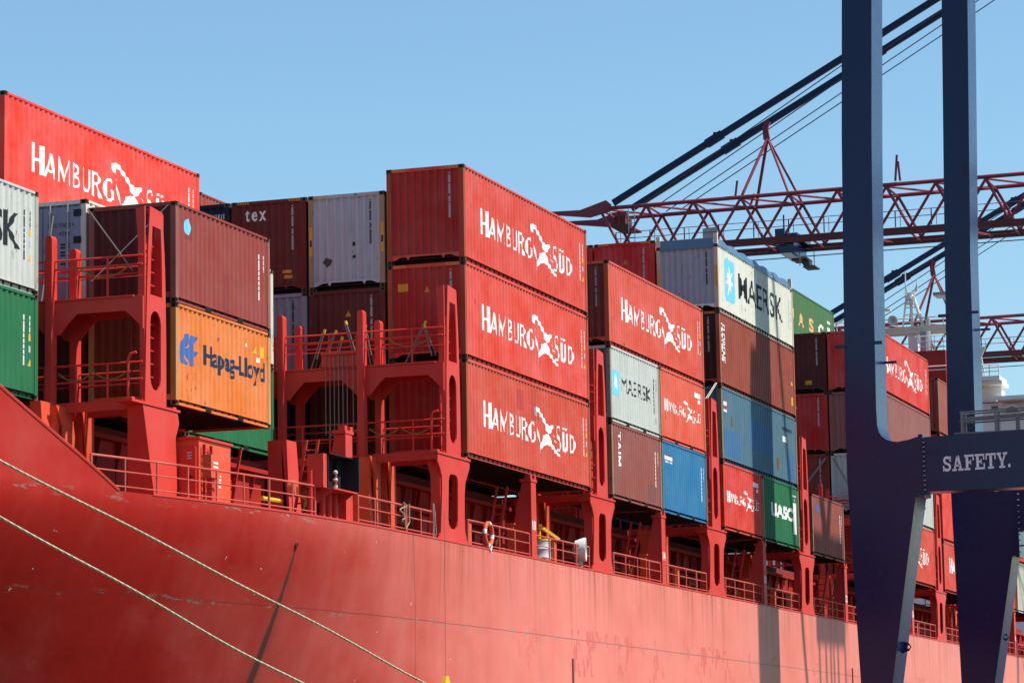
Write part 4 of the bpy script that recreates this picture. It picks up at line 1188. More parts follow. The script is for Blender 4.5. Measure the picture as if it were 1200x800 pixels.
# scupper pipe lips on the hull
mb = MB(); mb.lathe([(0.085, -0.03), (0.095, 0.06), (0.07, 0.06), (0.06, -0.03)], (-12.0, hull_y(-12, -3.4), -3.38), 14, 'y'); mb.build('scupper', M['deck'], ship, True)
mb = MB(); mb.lathe([(0.055, -0.005), (0.055, 0.06)], (-12.0, hull_y(-12, -3.4)-0.035, -3.38), 12, 'y'); mb.build('scupper_mouth', M['boxblack'], ship)
for x in (9.7, 50.5):
    mb = MB(); mb.box(x-0.05, x+0.05, -0.06, 0.0, -10, -5.55 if x < 20 else -4.6); mb.build('drain_pipe', paint('drain_rust', (0.22, 0.10, 0.05, 1), 0.8, 0.5, 0.5, 0.6) if x < 20 else M['casting'], ship)

# accommodation block far aft
aX = 120
sb = MB().box(aX, aX+14, 0.2, 24, -2.6, 15.22).build('superstructure', M['shipwhite'], ship)
MB().box(aX+0.1, aX+1.4, 4.72, 22, 15.3, 16.36).build('bridge_house', M['shipwhite'], sb)
mb = MB(); mb.box(aX-0.9, aX+1.6, 4.5, 23, 16.36, 16.62); mb.box(aX-1.4, aX+3, 0.6, 4.85, 15.24, 15.5); mb.box(aX-1.2, aX+1.6, 4.6, 23, 16.63, 16.9)
mb.build('roof_overhang', M['shipwhite'], sb)
MB().box(aX-0.03, aX+0.01, 4.98, 5.42, 14.74, 15.02).build('window', M['glass'], sb)
for i in range(10): MB().box(aX-0.03, aX+0.01, 6.2+i*1.1, 7.0+i*1.1, 14.5, 15.05).build('window', M['glass'], sb)
arch = BOWL(4.02, 14.55, 0.62, 0.52, 0.42, 0.34, 0, 180)
MB().prism([arch], 'x', aX-0.3, aX-0.01).build('boat_canopy', M['shipwhite'], sb)
mb = MB(); mb.prism([[(4.02+0.41*cos(pi*i/10), 14.55+0.33*sin(pi*i/10)) for i in range(11)]], 'x', aX-0.12, aX-0.02); mb.build('canopy_glass', M['glass'], sb)
MB().box(aX-0.5, aX-0.03, 5.0, 5.5, 15.26, 15.62).build('deck_lamp', M['shipwhite'], sb)
mb = MB()
for zz in (17.2, 17.45, 17.65): mb.tube((aX-1.1, 4.65, zz), (aX-1.1, 22, zz), 0.035, 6)
for i in range(16): mb.tube((aX-1.1, 4.65+i*0.62, 16.9), (aX-1.1, 4.65+i*0.62, 17.65), 0.035, 6)
for i in range(5): mb.tube((aX-1.0, 5.6+0.2*i, 16.9), (aX-1.0, 5.9-0.1*i, 18.9), 0.05, 6)
mb.tube((aX-1.0, 5.95, 16.9), (aX-1.0, 5.95, 20.6), 0.04, 6)
mb.build('bridge_railing', M['shipwhite'], sb)
MB().box(aX-2, aX+2, 8.0, 16, 15.0, 18.72).build('engine_casing', M['ship_dark'], sb)
MB().lathe([(0.42, 0), (0.36, 1.5)], (aX-0.5, 9.55, 18.72), 20).build('funnel', M['funnel'], sb, True)
mb = MB()
for zz in (19.0, 19.35, 19.7): mb.tube((aX-2, 8.0, zz), (aX-2, 10.0, zz), 0.03, 6)
for y in (8.1, 8.7, 9.25, 9.85): mb.tube((aX-2, y, 18.7), (aX-2, y, 19.7), 0.03, 6)
for zz in (17.35, 17.6): mb.tube((aX-2.4, 7.5, zz), (aX-2.4, 9.5, zz), 0.04, 6)
mb.build('casing_railing', M['shipwhite'], sb)
ms = MB().box(aX-0.3, aX+0.5, 10.15, 10.80, 15.5, 20.2).build('radar_mast', M['shipwhite'], sb)
mb = MB()
for x in (aX-0.4, aX+0.5):
    mb.beam((x, 6.6, 20.28), (x, 16, 20.28), 0.12, 0.22); mb.beam((x, 6.6, 20.58), (x, 16, 20.58), 0.1, 0.14)
for i in range(18): mb.tube((aX-0.4, 6.8+i*0.52, 20.3), (aX-0.4, 6.8+i*0.52, 21.2 if i % 2 else 20.6), 0.035, 6)
mb.tube((aX-0.4, 6.6, 21.2), (aX-0.4, 16, 21.2), 0.035, 6)
mb.build('signal_platform', paint('cream_platform', (0.62, 0.58, 0.45, 1), 0.5, 0.1, 0.3), ms)
mb = MB()
mb.tube((aX, 11.2, 20.6), (aX, 10.85, 23.0), 0.06, 8); mb.tube((aX, 9.77, 20.6), (aX, 10.5, 23.0), 0.11, 8); mb.tube((aX, 10.55, 20.6), (aX, 10.6, 23.0), 0.10, 8)
mb.box(aX-0.3, aX+0.3, 10.35, 11.0, 22.2, 22.34); mb.tube((aX-0.2, 10.3, 22.7), (aX-0.2, 11.0, 22.7), 0.04, 6)
mb.tube((aX, 10.91, 23.3), (aX, 10.91, 24.5), 0.04, 6); mb.prism([(10.75, 22.8), (10.95, 22.8), (10.95, 24.0)], 'x', aX-0.02, aX+0.02)
mb.tube((aX, 10.12, 23.1), (aX, 10.12, 23.9), 0.04, 6); mb.prism([(10.1, 23.1), (10.4, 23.0), (10.1, 23.7)], 'x', aX-0.02, aX+0.02)
mb.tube((aX-0.2, 10.3, 23.0), (aX-0.2, 11.0, 23.0), 0.04, 6); mb.lathe([(0.28, 0), (0.30, 0.25), (0.2, 0.4)], (aX, 10.6, 22.5), 14)
for i in range(6): mb.tube((aX-0.1, 10.3+0.12*i, 22.34), (aX-0.1, 10.3+0.12*i, 23.0), 0.03, 5)
for z in (21.0, 21.5, 22.0): mb.tube((aX, 11.15-(z-20.6)*0.14, z), (aX, 9.9+(z-20.6)*0.28, z), 0.04, 6)
mb.box(aX-0.2, aX+0.2, 9.35, 9.6, 20.7, 21.15)
mb.build('mast_frame', M['shipwhite'], ms, True)
mb = MB(); mb.lathe([(0.08, 0.4), (0.12, 0.1), (0.34, -0.35), (0.30, -0.35), (0.08, 0.0)], (aX-0.3, 11.75, 21.1), 16, 'x'); mb.build('ship_horn', M['shipwhite'], ms, True)
MB().box(aX-0.05, aX+0.3, 12.0, 12.9, 21.86, 21.98).build('radar_scanner', M['shipwhite'], ms)
MB().box(aX-0.4, aX+1.2, 7.8, 9.0, 22.66, 22.86).build('lamp_platform', M['funnel'], ms)

# ------------------------------------------------------------------ loose gear on the ship
t = empty('lifebuoy', (1.76, 0.0, ZB-2.15), 'orange and white lifebuoy hung on the deck railing', 'lifebuoy')
def ring(parts, R_=0.33, r=0.065):
    mb = MB(); n = 32
    for i in range(n):
        if ((i % 8) < 6) == (parts == 0): continue
        a, b = 2*pi*i/n, 2*pi*(i+1)/n
        mb.tube((R_*cos(a), 0, R_*sin(a)), (R_*cos(b), 0, R_*sin(b)), r, 10)
    return mb
ring(1).build('ring_cover', M['buoy'], t, True); ring(0).build('white_band', M['white'], t, True)
MB().path([(-0.1, -0.03, -0.33), (0.05, -0.05, -0.5), (0.12, -0.05, -0.42), (0.2, -0.03, -0.3)], 0.02, 6).build('grab_line', M['white'], t)
t = empty('steel_drum', (9.65, 0.95, ZB-2.61), 'grey white steel drum standing behind the deck railing', 'drum')
MB().lathe([(0.30, 0), (0.31, 0.02), (0.30, 0.26), (0.315, 0.28), (0.30, 0.30), (0.30, 0.56), (0.315, 0.58), (0.30, 0.60), (0.30, 0.86), (0.315, 0.88), (0.29, 0.88)], (0, 0, 0), 24).build('drum_body', paint('drum_paint', (0.52, 0.55, 0.56, 1), 0.5, 0.3, 0.4, 0.3), t, True)
MB().lathe([(0.318, 0.84), (0.318, 0.90), (0.27, 0.90)], (0, 0, 0), 24).build('drum_rim', M['yellow'], t, True)
t = empty('davit_arm', (8.3, 0.55, ZB-2.72), 'yellow folding arm fixed beside the drum on the walkway', 'davit')
MB().tube((1.2, 0.4, 0), (1.2, 0.4, 1.35), 0.05, 8).build('post', M['yellow'], t)
mb = MB(); mb.beam((-0.2, -0.1, 1.32), (1.3, 0.4, 1.36), 0.1, 0.08); mb.beam((1.25, 0.3, 1.36), (1.7, -0.1, 1.0), 0.09, 0.09); mb.build('arm', M['yellow'], t)
t = empty('ventilator_cowl', (11.2, 0.06, ZB-2.62), 'pale round ventilator cowl leaning out over the deck railing', 'ventilator')
MB().lathe([(0.12, 0), (0.12, 0.5)], (0.0, 0.1, 0), 14).build('neck', M['galv'], t, True)
mb = MB(); mb.lathe([(0.10, 0.30), (0.28, 0.22), (0.36, -0.05), (0.36, -0.12), (0.30, -0.12), (0.28, 0.02), (0.1, 0.2)], (0, 0.0, 0.62), 20, 'y')
mb.v = [(x*1.0-0.28*(y-0.1), y+0.25*x, z) for x, y, z in mb.v]
mb.v = [(x*1.05, y, z if z < 0.62 else 0.62+(z-0.62)*1.15) for x, y, z in mb.v]
mb.build('cowl', M['shipwhite'], t, True)
t = empty('fire_hose', (-9.5, 0.9, ZB-2.61), 'orange hose reel with a yellow strap by the sidelight', 'hose')
mb = MB(); mb.lathe([(0.05, -0.1), (0.22, -0.1), (0.22, 0.1), (0.05, 0.1)], (-1.75, -0.1, 0.75), 16, 'y'); mb.build('reel', M['buoy'], t, True)
mb = MB(); mb.tube((-2.9, 0.3, 0.42), (-1.9, 0.2, 0.42), 0.06, 8); mb.tube((-1.9, -0.1, 0.7), (-1.2, -0.2, 0.5), 0.035, 8); mb.build('strap', M['yellow'], t, True)

# lashing rods
RG = 'lashing rods on the ship'
def rod(p, q, label, r=0.02, yellow=True, cat='lashing rod', double=True):
    t = empty('lashing_rod', Vector(p)+Vector((0, 0, ZB)), label, cat, RG)
    d = Vector(q)-Vector(p)
    mb = MB(); mb.tube((0, 0, 0), d, r, 6)
    if double: mb.tube((0, 0.09, 0), d+Vector((0, 0.05, 0)), r, 6)
    mb.build('rod', M['rod'], t)
    if yellow:
        u = d.normalized(); mb = MB(); mb.tube(d-u*0.02, d+u*0.10, 0.042, 8); mb.build('yellow_end', M['yellow'], t)
        mb = MB(); mb.tube(u*0.0, u*0.34, 0.042, 6); mb.build('turnbuckle', M['boxblack'], t)
for (y, z, dy, h) in ((4.1, 2.6, -0.35, 1.1), (3.85, 2.6, -0.45, 1.05), (3.4, 2.6, -0.2, 0.85), (2.62, 2.6, 0.42, 1.3), (2.2, 2.6, 0.25, 1.2), (1.15, 2.6, -0.55, 1.15), (0.3, 2.8, 0.28, 0.85)):
    rod((-1.5, y+0.12, z), (-1.5, y+0.12+dy, z+h), 'grey lashing rod with a yellow end leaning on the second lashing bridge platform')
for i in range(8):
    y = 3.55-i*0.135-(0.05 if i > 5 else 0)
    rod((-1.92, y+0.12, 0.62-0.08*(i % 3)), (-1.92, y+0.12, 3.0), 'thin lashing rod hanging straight down in the rack on the second lashing bridge', 0.013, False, double=False)
mb = MB()
mb.beam((-1.92, 3.8, 3.0), (-1.92, 2.65, 3.0), 0.1, 0.08); mb.box(-1.9, -1.6, 2.65, 3.8, 2.6, 3.0)
mb.build('rod_rack', M['ship'], ship)
zz = 0.06+S1
rod((-15.9, 5.7, 2.6), (-14.66, 6.0, 5.1), 'lashing rod crossing the grey doors of the refrigerated container', 0.02, False, double=False)
rod((-15.9, 3.15, 3.3), (-14.68, 5.0, 5.2), 'lashing rod running up to the left corner of the plum container', 0.018, False, double=False)
rod((-15.9, 4.3, 3.1), (-14.68, 2.75, 5.15), 'lashing rod running up to the right corner of the plum container', 0.016, False, double=False)
rod((-16.6, 5.6, 2.6), (-17.1, 6.3, 3.3), 'steel lashing rod leaning beside the pale grey container', 0.03, False)
rod((-1.9+2*P, 0.5, 4.1), (2*P-0.05, 0.15, 5.6), 'lashing rod above the fourth lashing bridge tower', 0.022, False)
rod((4*P-1.3, 4.6, 2.7), (4*P-0.06, 2.65, 5.6), 'lashing rod crossing the brown container by the crane leg', 0.022, False)
rod((4*P-1.3, 0.6, 2.9), (4*P-0.06, 2.3, 5.6), 'pale lashing rod crossing the grey container by the crane leg', 0.022, False)

# hanging ropes over the side, one with a yellow hook block
t = empty('hook_block', (-2.4, -0.1, ZB-6.75), 'yellow hook block hanging on a thin wire down the hull', 'hook block')
mb = MB(); mb.prism([[(-0.16, -0.35), (0.16, -0.35), (0.20, 0.1), (0.1, 0.3), (-0.1, 0.3), (-0.20, 0.1)], [(-0.05, -0.15), (0.05, -0.15), (0.05, 0.05), (-0.05, 0.05)]], 'y', -0.06, 0.06); mb.build('block', M['yellow'], t)
MB().tube((0, 0, 0.3), (0, -0.02, 4.98), 0.005, 6).build('wire', M['cable'], t)
t = tag(MB().path([(-4.75, 0.0, ZB-1.72), (-4.72, -0.05, ZB-2.7), (-4.68, -0.06, ZB-4.6), (-4.55, 0.02, ZB-6.6), (-4.5, 0.1, ZB-9)], 0.004, 6).build('hanging_line', M['cable']), 'thin dark line hanging over the railing down the hull', 'line')
mb = MB()
rl = random.Random(3); pts = [(-5.3+0.5*sin(i*1.3)*rl.random(), 0.02, ZB-1.78-0.06*i) for i in range(10)]
mb.path(pts, 0.025, 6); mb.path([(-5.25, 0.03, ZB-1.8), (-5.2, 0.0, ZB-2.5), (-4.9, 0.0, ZB-2.3), (-4.85, 0.02, ZB-1.78)], 0.022, 6)
tag(mb.build('rope_bundle', paint('tan_rope', (0.30, 0.20, 0.14, 1), 0.9, 0.4, 0.3)), 'tangled tan rope tied to the deck railing', 'rope')
mb = MB(); mb.path([(-2.9, 0.03, ZB-1.6), (-2.95, 0.0, ZB-2.2), (-3.05, -0.02, ZB-2.62)], 0.022, 6); mb.path([(-2.85, 0.03, ZB-1.62), (-2.75, 0.0, ZB-2.5)], 0.022, 6)
tag(mb.build('rope_end', paint('grey_rope', (0.22, 0.19, 0.16, 1), 0.9, 0.4, 0.3)), 'short grey rope end looped over the railing beside the pedestal', 'rope')

# mooring ropes from the bow down to the quay
def mooring(p, q, label, sag, r=0.032):
    p = Vector(p); q = Vector(q); n = 60; pts = []
    for i in range(n+1):
        s = i/n; a = p.lerp(q, s); a.z -= sag*(1-(2*s-1)**2); pts.append(a)
    mb = MB()
    d = (q-p).normalized(); u = d.orthogonal().normalized(); v = d.cross(u)
    # three laid strands
    m = 360; st = []
    for k in range(3):
        pr = None
        for i in range(m+1):
            s = i/m; a = p.lerp(q, s); a.z -= sag*(1-(2*s-1)**2)
            ph = s*(q-p).length/0.8*2*pi+k*2*pi/3
            c_ = a+(u*cos(ph)+v*sin(ph))*r*0.36+Vector((0, 0, 0.05*sin(s*37+p.z)*sin(s*11)))
            if pr is not None: mb.tube(pr, c_, r*0.66, 5, caps=False)
            pr = c_
    return tag(mb.build('mooring_rope', M['rope'], None, True), label, 'rope', 'mooring ropes')
mooring((-60.0, 4.19, ZB+4.42), (13.7, -2.9, 0.56), 'upper pale mooring rope crossing the dark bow plating', 0.12)
mooring((-60.0, 5.79, ZB+5.10), (0.1, -2.9, 0.56), 'lower pale mooring rope, nearest the lower left corner', 0.12)
for x in (0.1, 13.7):
    mb = MB(); mb.lathe([(0.34, 0), (0.34, 0.05), (0.2, 0.08), (0.18, 0.4), (0.3, 0.52), (0.3, 0.62), (0.12, 0.68)], (x, -2.9, 0.0), 18)
    tag(mb.build('mooring_bollard', M['boxblack'], None, True), 'black mooring bollard on the quay edge holding the %s mooring rope' % ('lower' if x < 5 else 'upper'), 'bollard', 'bollards on the quay')

# ------------------------------------------------------------------ quay crane with the safety beam
cr = empty('quay_crane', (35.85, -4.65, 0.10), 'navy blue quay crane with two tall legs and a lettered portal beam at the right', 'crane', 'quay cranes')
cr.scale = (0.943, 0.943, 0.943)
def crane_leg(X, right_front, left, lowl, lowr, name='leg', depth=2.2):
    mb = MB()
    out = left+lowl+lowr+right_front
    # outline in (y,z): one plate box pushed along X
    mb.prism([out], 'x', X-43.2, X-43.2+depth)
    mb.v = [(x, y+3.1, z) for x, y, z in mb.v]
    return mb.build(name, M['navy'], cr)
Lft = [(-2.55, 48), (-2.14, 35.1), (-1.94, 29.1), (-1.83, 23.9), (-1.70, 17.0), (-1.70, 14.5), (-2.0, 5.85), (-2.2, 0.9)]
Rgt = [(-3.15, 0.9), (-3.34, 5.8), (-4.60, 13.6), (-4.80, 13.66), (-4.82, 16.07), (-4.38, 15.95), (-3.91, 15.88), (-3.62, 15.92), (-3.42, 16.0), (-3.22, 16.16), (-3.12, 16.34), (-3.06, 16.6), (-3.04, 17.3), (-3.12, 23.9), (-3.24, 29.0), (-3.44, 35.0), (-3.85, 48)]
leg1 = crane_leg(43.2, [], Lft, [], Rgt)
dxl = 66.5-43.2
Lf2 = [(-2.35, 48), (-2.16, 40.6), (-1.83, 27.6), (-1.66, 19.0), (-1.70, 16.1), (-1.88, 6.5), (-2.1, 0.9)]
Rg2 = [(-3.3, 0.9), (-3.51, 6.4), (-4.62, 12.6), (-4.86, 12.6), (-4.88, 15.9), (-4.4, 15.8), (-3.9, 15.75), (-3.45, 15.9), (-3.15, 16.3), (-3.05, 17.0), (-3.03, 19.0), (-3.11, 27.5), (-3.47, 40.5), (-3.65, 48)]
leg2 = crane_leg(66.5, [], Lf2, [], Rg2)
def local(mb, name, mat, parent=cr, smooth=False):
    mb.v = [(x-43.2, y+3.1, z) for x, y, z in mb.v]
    return mb.build(name, M[mat], parent, smooth)
# portal beam running landward
mb = MB(); mb.prism([(-4.99, 16.02), (-9.2, 16.12), (-21.5, 16.35), (-21.5, 13.75), (-5.0, 13.72)], 'x', 43.23, 44.35)
beam = local(mb, 'portal_beam', 'navy')
mb = MB(); mb.prism([(-4.99, 15.9), (-21.5, 16.2), (-21.5, 13.9), (-5.0, 13.8)], 'x', 66.53, 67.6); local(mb, 'portal_beam', 'navy')
for X, za, zb in ((43.2, 13.55, 16.14), (66.5, 12.5, 16.0)):
    mb = MB(); mb.box(X-0.10, X+1.3, -4.99, -4.90, za, zb); mb.box(X-0.10, X+1.3, -4.89, -4.80, za, zb)
    fl = local(mb, 'flange_plate', 'navy')
    mb = MB()
    for i in range(12):
        z = za+0.25+i*(zb-za-0.4)/11
        mb.tube((X-0.07, -5.06, z), (X-0.07, -4.96, z), 0.035, 6)
    local(mb, 'flange_bolts', 'galv', fl)
    mb = MB()
    for z in (zb-0.75, za+0.55): mb.box(X-0.02, X+0.003, -5.55, -4.3, z-0.04, z+0.04)
    local(mb, 'stiffener', 'navy', fl)
# slab-serif lettering on the beam
def slab_safety():
    g_ = []; w = 1.0
    def at(l, x): return [[(px+x, pz) for px, pz in p] for p in l]
    S = [BOWL(0.42, 0.72, .36, .28, .16, .12, 15, 270), BOWL(0.42, 0.28, .38, .28, .18, .12, -165, 90), R(0.68, 0.80, .62, .98), R(0.02, 0.14, .02, .38)]
    A = [ST(.22, 0.1, .50, 1, .15), ST(.80, 0.1, .55, 1, .24), R(.3, .75, .28, .40), R(0, .42, 0, .13), R(.58, 1.08, 0, .13)]
    F = [R(.14, .38, 0.1, .9), R(0, .55, 0, .13), R(0, .92, .87, 1), R(.80, .92, .62, .9), R(.38, .60, .44, .57), R(.56, .66, .34, .67)]
    E_ = [R(.14, .38, 0.1, .9), R(0, .95, 0, .13), R(0, .92, .87, 1), R(.80, .92, .62, .9), R(.83, .95, .1, .38), R(.38, .60, .44, .57), R(.56, .66, .34, .67)]
    T = [R(.36, .60, .1, .9), R(.2, .76, 0, .13), R(0, .96, .87, 1), R(0, .11, .6, .9), R(.85, .96, .6, .9)]
    Y = [R(.38, .62, .1, .45), R(.22, .78, 0, .13), ST(.46, .42, .20, .9, .22), ST(.56, .42, .80, .9, .15), R(0, .42, .87, 1), R(.6, 1.02, .87, 1)]
    D = [BOWL(0.12, 0.12, .12, .12, .001, .001, 0, 360)]
    x = 0
    for l, adv in ((S, 0.92), (A, 1.18), (F, 1.02), (E_, 1.05), (T, 1.06), (Y, 1.06), (D, 0.25)):
        g_ += at(l, x); x += adv
    return polys(g_), x
(vs, fs), wd = slab_safety()
me = bpy.data.meshes.new('lettering')
y0, y1 = -5.78, -8.62
me.from_pydata([(-0.002+0.025-0.002, (y0+(y1-y0)*u/wd)+3.1, 14.53+0.64*z+0.012*(u/wd)*4) for u, z in vs], [], fs); me.update()
link('lettering', me, paint('beam_lettering', (0.86, 0.84, 0.86, 1), 0.5, 0.0, 0.15), beam)
# handrail and cable pipe on the beam
mb = MB()
for zz in (0.42, 0.80):
    mb.tube((43.4, -6.55, 16.2+zz), (43.4, -21, 16.5+zz), 0.035, 6); mb.tube((44.2, -6.55, 16.2+zz), (44.2, -21, 16.5+zz), 0.035, 6)
    mb.tube((43.4, -6.55, 16.2+zz), (44.2, -6.55, 16.2+zz), 0.035, 6)
for i in range(11):
    y = -6.62-1.42*i; z = 16.1+0.02*i
    mb.box(43.36, 43.44, y-0.05, y+0.05, z, z+0.88); mb.box(44.16, 44.24, y-0.05, y+0.05, z, z+0.88)
mb.tube((43.8, -6.6, 16.75), (43.8, -21, 17.1), 0.075, 8)
mb.box(43.3, 44.3, -21, -6.3, 16.08, 16.14)
for y in (-8.05, -8.9): mb.box(43.7, 43.9, y-0.08, y+0.08, 16.1, 16.85)
local(mb, 'walkway_railing', 'railgrey', beam)
# lugs, cleats, data plate
for X, zc, yl in ((43.2, 7.35, -3.72), (66.5, 8.7, -3.86)):
    mb = MB(); mb.prism([[(yl+0.25, zc-0.3), (yl+0.25, zc+0.3), (yl-0.12, zc+0.16), (yl-0.22, zc), (yl-0.12, zc-0.16)], [(yl-0.1+0.07*cos(a*pi/4), zc+0.07*sin(a*pi/4)) for a in range(8)]], 'x', X+1.2, X+1.26)
    local(mb, 'lifting_lug', 'navy')
    mb = MB(); mb.prism([[(yl+0.55, zc-0.2), (yl+0.55, zc+0.2), (yl+0.15, zc+0.1), (yl+0.05, zc), (yl+0.15, zc-0.1)]], 'x', X-0.06, X-0.003)
    local(mb, 'lifting_lug', 'navy')
for X, z, yl, yr in ((43.2, 20.05, -1.70, -3.05), (66.5, 24.6, -1.75, -3.08)):
    mb = MB(); mb.box(X-0.08, X+0.1, yl-0.15, yl+0.35, z-0.07, z+0.07); mb.box(X-0.08, X+0.1, yr-0.35, yr+0.15, z+0.02, z+0.14); mb.box(X+2.1, X+2.3, yr-0.5, yr-0.02, z-0.55, z-0.45)
    local(mb, 'step_bracket', 'navy')
mb = MB(); mb.box(67.2, 67.6, -3.98, -3.90, 10.1, 11.6)
# frame of the data plate follows the raked edge of the far leg
pl = local(MB().prism([[(-4.02, 9.9), (-3.96, 9.9), (-4.24, 11.45), (-4.30, 11.45)]], 'x', 66.9, 67.5), 'data_plate', 'grey_white')
# bogies down on the quay
for X in (44.3, 67.6):
    mb = MB(); mb.prism([(X-2.6, 0.35), (X+2.6, 0.35), (X+2.2, 0.85), (X+0.8, 1.3), (X-0.8, 1.3), (X-2.2, 0.85)], 'y', -3.0, -2.3)
    bg_ = local(mb, 'bogie', 'navy')
    for dx_ in (-2.0, -0.7, 0.7, 2.0):
        mb = MB(); mb.lathe([(0.33, -0.1), (0.36, -0.1), (0.33, 0.1)], (X+dx_, -2.65, 0.36), 18, 'y'); local(mb, 'wheel', 'galv', bg_)
# unseen landside frame, added and laid out to cast the shadows on the ship
def plain(mb, name, mat, parent=cr):
    mb.v = [((x-35.85)/0.943, (y+4.65)/0.943, (z-0.10)/0.943) for x, y, z in mb.v]
    return mb.build(name, M[mat], parent)
plain(MB().box(38.15, 39.3, -22.6, -21.4, 0.9, 48), 'landside_leg', 'navy')
plain(MB().tube((42.3, -21.9, 52), (46.6, -21.9, 33), 0.2, 8), 'diagonal_brace', 'navy')
for x in (48.5, 49.7, 50.6, 51.2, 52.0, 53.4): plain(MB().box(x-0.12, x+0.12, -22.2, -21.9, 0.9, 38.6), 'shadow_post', 'navy')  # unseen posts, spaced to streak the hull with shadow
plain(MB().box(48.2, 53.7, -23.0, -21.6, 38.6, 41.6), 'shadow_block', 'navy')  # unseen block, added for the solid upper part of that shadow
for a, b in ((49.0, 50.6), (52.4, 50.8)): plain(MB().beam((a, -22, 46.5), (b, -22, 41.6), 0.7, 0.5), 'shadow_strut', 'navy')  # unseen struts, shaped for a V in the shadow

# ------------------------------------------------------------------ far cranes: lattice booms over the ship
def lattice_boom(dx_, dy_, dz_, label):
    b = empty('crane_boom', (98+dx_, 24.8+dy_, ZB+26.1+dz_), label, 'crane', 'quay cranes')
    def put(mb, name, mat, parent=b, smooth=True):
        mb.v = [(x-98, y-24.8, z-26.1) for x, y, z in mb.v]
        return mb.build(name, M[mat], parent, smooth)
    top = [25.65-3.03*i for i in range(0, 17)]; bot = [24.3-3.03*i for i in range(-0, 17)]
    XA, XB = 98.0, 101.6
    for X in (XA, XB):
        put(MB().tube((X, 26.4, 26.1), (X, top[-1], 26.35), 0.13, 10), 'top_chord', 'boomred')
        put(MB().box(X-0.16, X+0.16, bot[-1], 24.6, 23.1, 23.52), 'bottom_girder', 'boomdark', smooth=False)
    for X in (XA, XB):
        for i in range(len(top)):
            a = (X, top[i], 26.1)
            if i < len(bot): put(MB().tube(a, (X, bot[i], 23.5), 0.09, 8), 'lattice_diagonal', 'boomred')
            if i > 0: put(MB().tube(a, (X, bot[i-1], 23.5), 0.09, 8), 'lattice_diagonal', 'boomred')
    for i in range(len(top)):
        put(MB().tube((XA, top[i], 26.1), (XB, top[i], 26.1), 0.07, 6), 'cross_brace', 'boomred')
        if i+1 < len(top): put(MB().tube((XA, top[i], 26.1), (XB, top[i+1], 26.1), 0.065, 6), 'cross_brace', 'boomred')
        put(MB().tube((XA, bot[i], 23.2), (XB, bot[i], 23.2), 0.07, 6), 'cross_brace', 'boomred')
        if i % 2: put(MB().beam((XA, bot[i], 23.2), (XB, bot[i]-1.5, 23.2), 0.12, 0.12), 'cross_brace', 'boomred')
    mb = MB()
    for X in (XA, XB):
        mb.prism([(25.2, 26.62), (24.9, 26.35), (25.0, 25.9), (26.3, 25.62), (28.9, 25.98), (28.9, 26.16), (26.9, 26.12)], 'x', X-0.12, X+0.12)
    mb.beam((98, 28.8, 26.05), (101.6, 28.8, 26.05), 0.15, 0.15)
    put(mb, 'tip_bracket', 'boomred', smooth=False)
    mb = MB(); mb.box(98.3, 101.3, 23.9, 25.1, 25.0, 25.1)
    for y in (23.9, 24.5, 25.1): mb.tube((98.3, y, 25.1), (98.3, y, 25.85), 0.035, 6)
    mb.tube((98.3, 23.9, 25.85), (98.3, 25.1, 25.85), 0.035, 6); mb.tube((98.3, 23.9, 25.5), (98.3, 25.1, 25.5), 0.03, 6); mb.box(99, 100.5, 24.3, 25.0, 25.1, 25.75)
    put(mb, 'tip_platform', 'boomdark', smooth=False)
    mb = MB()
    for y in (23.45, 23.85): mb.tube((98.2, y, 22.6), (98.2, y, 26.0), 0.03, 6)
    for i in range(11): mb.tube((98.2, 23.45, 22.7+0.3*i), (98.2, 23.85, 22.7+0.3*i), 0.02, 5)
    put(mb, 'ladder', 'galv')
    mb = MB()
    for X in (97.6,):
        for zz in (24.05, 24.45): mb.tube((X, 24.5, zz), (X, -20, zz+0.1), 0.025, 5)
        for i in range(20): mb.tube((X, 24.5-2.2*i, 23.5), (X, 24.5-2.2*i, 24.47), 0.04, 5); mb.tube((X, 24.2-2.2*i, 23.5), (X, 24.2-2.2*i, 24.4), 0.02, 5)
    put(mb, 'walkway_railing', 'boomred')
    mb = MB()
    ap = (99.8, 15.2, 30.1)
    for X in (98.0, 101.6):
        mb.tube((X, 16.5, 26.2), ap, 0.10, 8); mb.tube((X, 13.55, 26.2), ap, 0.075, 8)
    mb.prism([(15.05, 30.0), (15.45, 30.0), (15.5, 30.8), (15.3, 31.25), (15.0, 31.1), (15.15, 30.7)], 'x', 99.7, 99.9)
    put(mb, 'stay_frame', 'boomred')
    for a_, b_ in (((98, 16.9, 26.2), (98, 16.75, 27.2)), ((101.6, 16.9, 26.2), (101.6, 16.6, 27.0)), ((98, 6.9, 26.4), (98, 6.75, 28.0)), ((98, 6.6, 26.4), (98, 6.7, 27.6))):
        put(MB().beam(a_, b_, 0.12, 0.12), 'stay_prop', 'boomred')
    # forestays up to the apex, out of the picture
    mb = MB()
    for X, z0 in ((98.0, 26.42), (102.0, 26.75)):
        a = Vector((X, 24.75, z0)); d_ = Vector((0, 4.11-24.79, 37.38-26.42))
        mb.beam(a, a+d_*1.9, 0.28, 0.38)
        for s in (0.32, 0.78, 1.2): m_ = a+d_*s; mb.beam(m_-d_*0.025, m_+d_*0.025, 0.36, 0.5); mb.box(m_.x-0.1, m_.x+0.1, m_.y-0.25, m_.y+0.05, m_.z+0.2, m_.z+0.42)
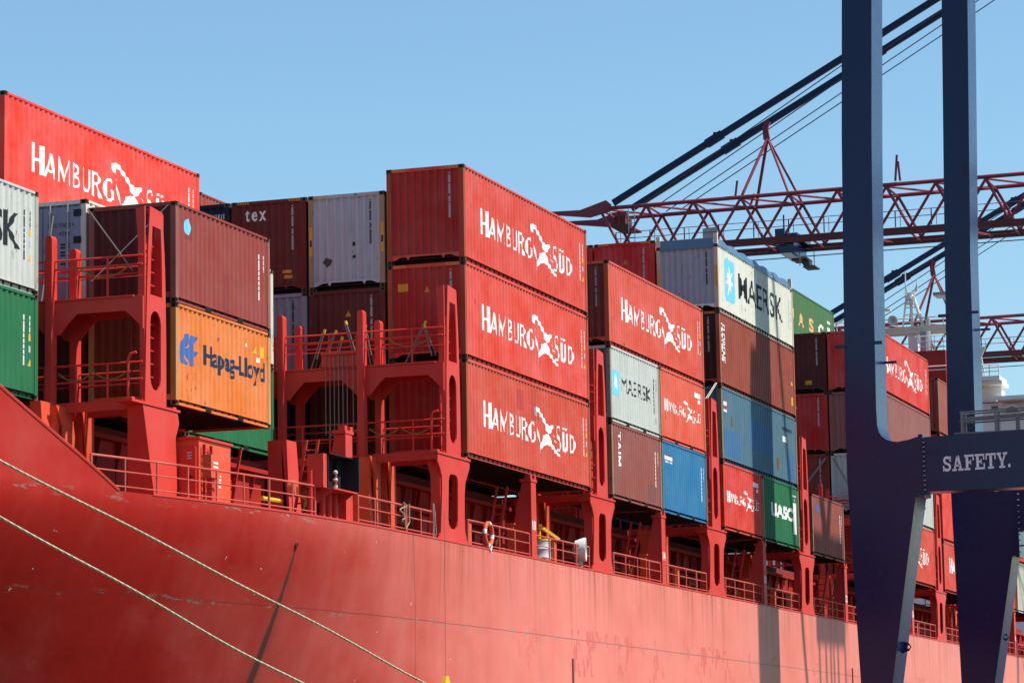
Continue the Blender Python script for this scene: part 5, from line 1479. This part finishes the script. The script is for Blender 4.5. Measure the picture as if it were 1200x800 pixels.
    put(mb, 'forestay', 'stay', smooth=False)
    mb = MB()
    for k_, (X, y, z) in enumerate(((99.0, 23.0, 26.5), (100.0, 22.7, 26.3), (101.0, 22.2, 26.2), (101.4, 21.4, 26.3))):
        a = Vector((X, y, z)); mb.tube(a, a+Vector((0, -20.2*1.8, (11.95-0.16*k_)*1.8)), 0.035, 5)
    mb.tube((99, 24, 22.75), (99, -20, 22.95), 0.035, 5); mb.tube((100.4, 24, 22.55), (100.4, -20, 22.75), 0.035, 5)
    put(mb, 'hoist_cable', 'cable')
    mb = MB(); mb.prism([(18.1, 23.75), (19.0, 23.72), (19.0, 24.35), (18.1, 24.4)], 'x', 97.85, 97.92); put(mb, 'sign_board', 'galv', smooth=False)
    return b
lattice_boom(0, 0, 0, 'dark red lattice crane boom with navy forestays crossing the sky behind the legs')
lattice_boom(53.5, 0.1, -0.5, 'farther dark red lattice crane boom, lower, seen behind the ship mast')
M['trolley'] = paint('trolley_grey', (0.06, 0.062, 0.068, 1), 0.5, 0.3, 0.3)
t = empty('crane_trolley', (99.8, 13.55, ZB+23.0), 'navy crane trolley with a cab hanging under the nearer red boom', 'trolley')
mb = MB(); mb.box(-1.7, 1.9, -0.45, 0.9, 0.42, 0.72); mb.box(-1.9, -1.7, 0.3, 0.9, 0.0, 1.0); mb.box(-1.7, 1.7, -0.2, 0.7, -0.5, 0.35); mb.build('frame', M['navy'], t)
MB().tube((-1.8, 0.35, 0.7), (-1.8, 0.35, 1.85), 0.05, 6).build('mast', M['navy'], t)
mb = MB(); mb.box(-0.7, 0.7, -0.8, 0.2, -0.8, -0.68); mb.lathe([(0.22, 0), (0.22, 1.0)], (-0.4, -0.6, -0.95), 12, 'x'); mb.box(-0.7, 0.7, -1.25, -0.5, -1.28, -1.2); mb.build('hoist_drum', M['trolley'], t)
mb = MB()
for y in (-1.3, -0.4): mb.tube((-1.0, y, -1.25), (-1.0, y, -0.4), 0.03, 6)
mb.build('platform_railing', M['railgrey'], t)
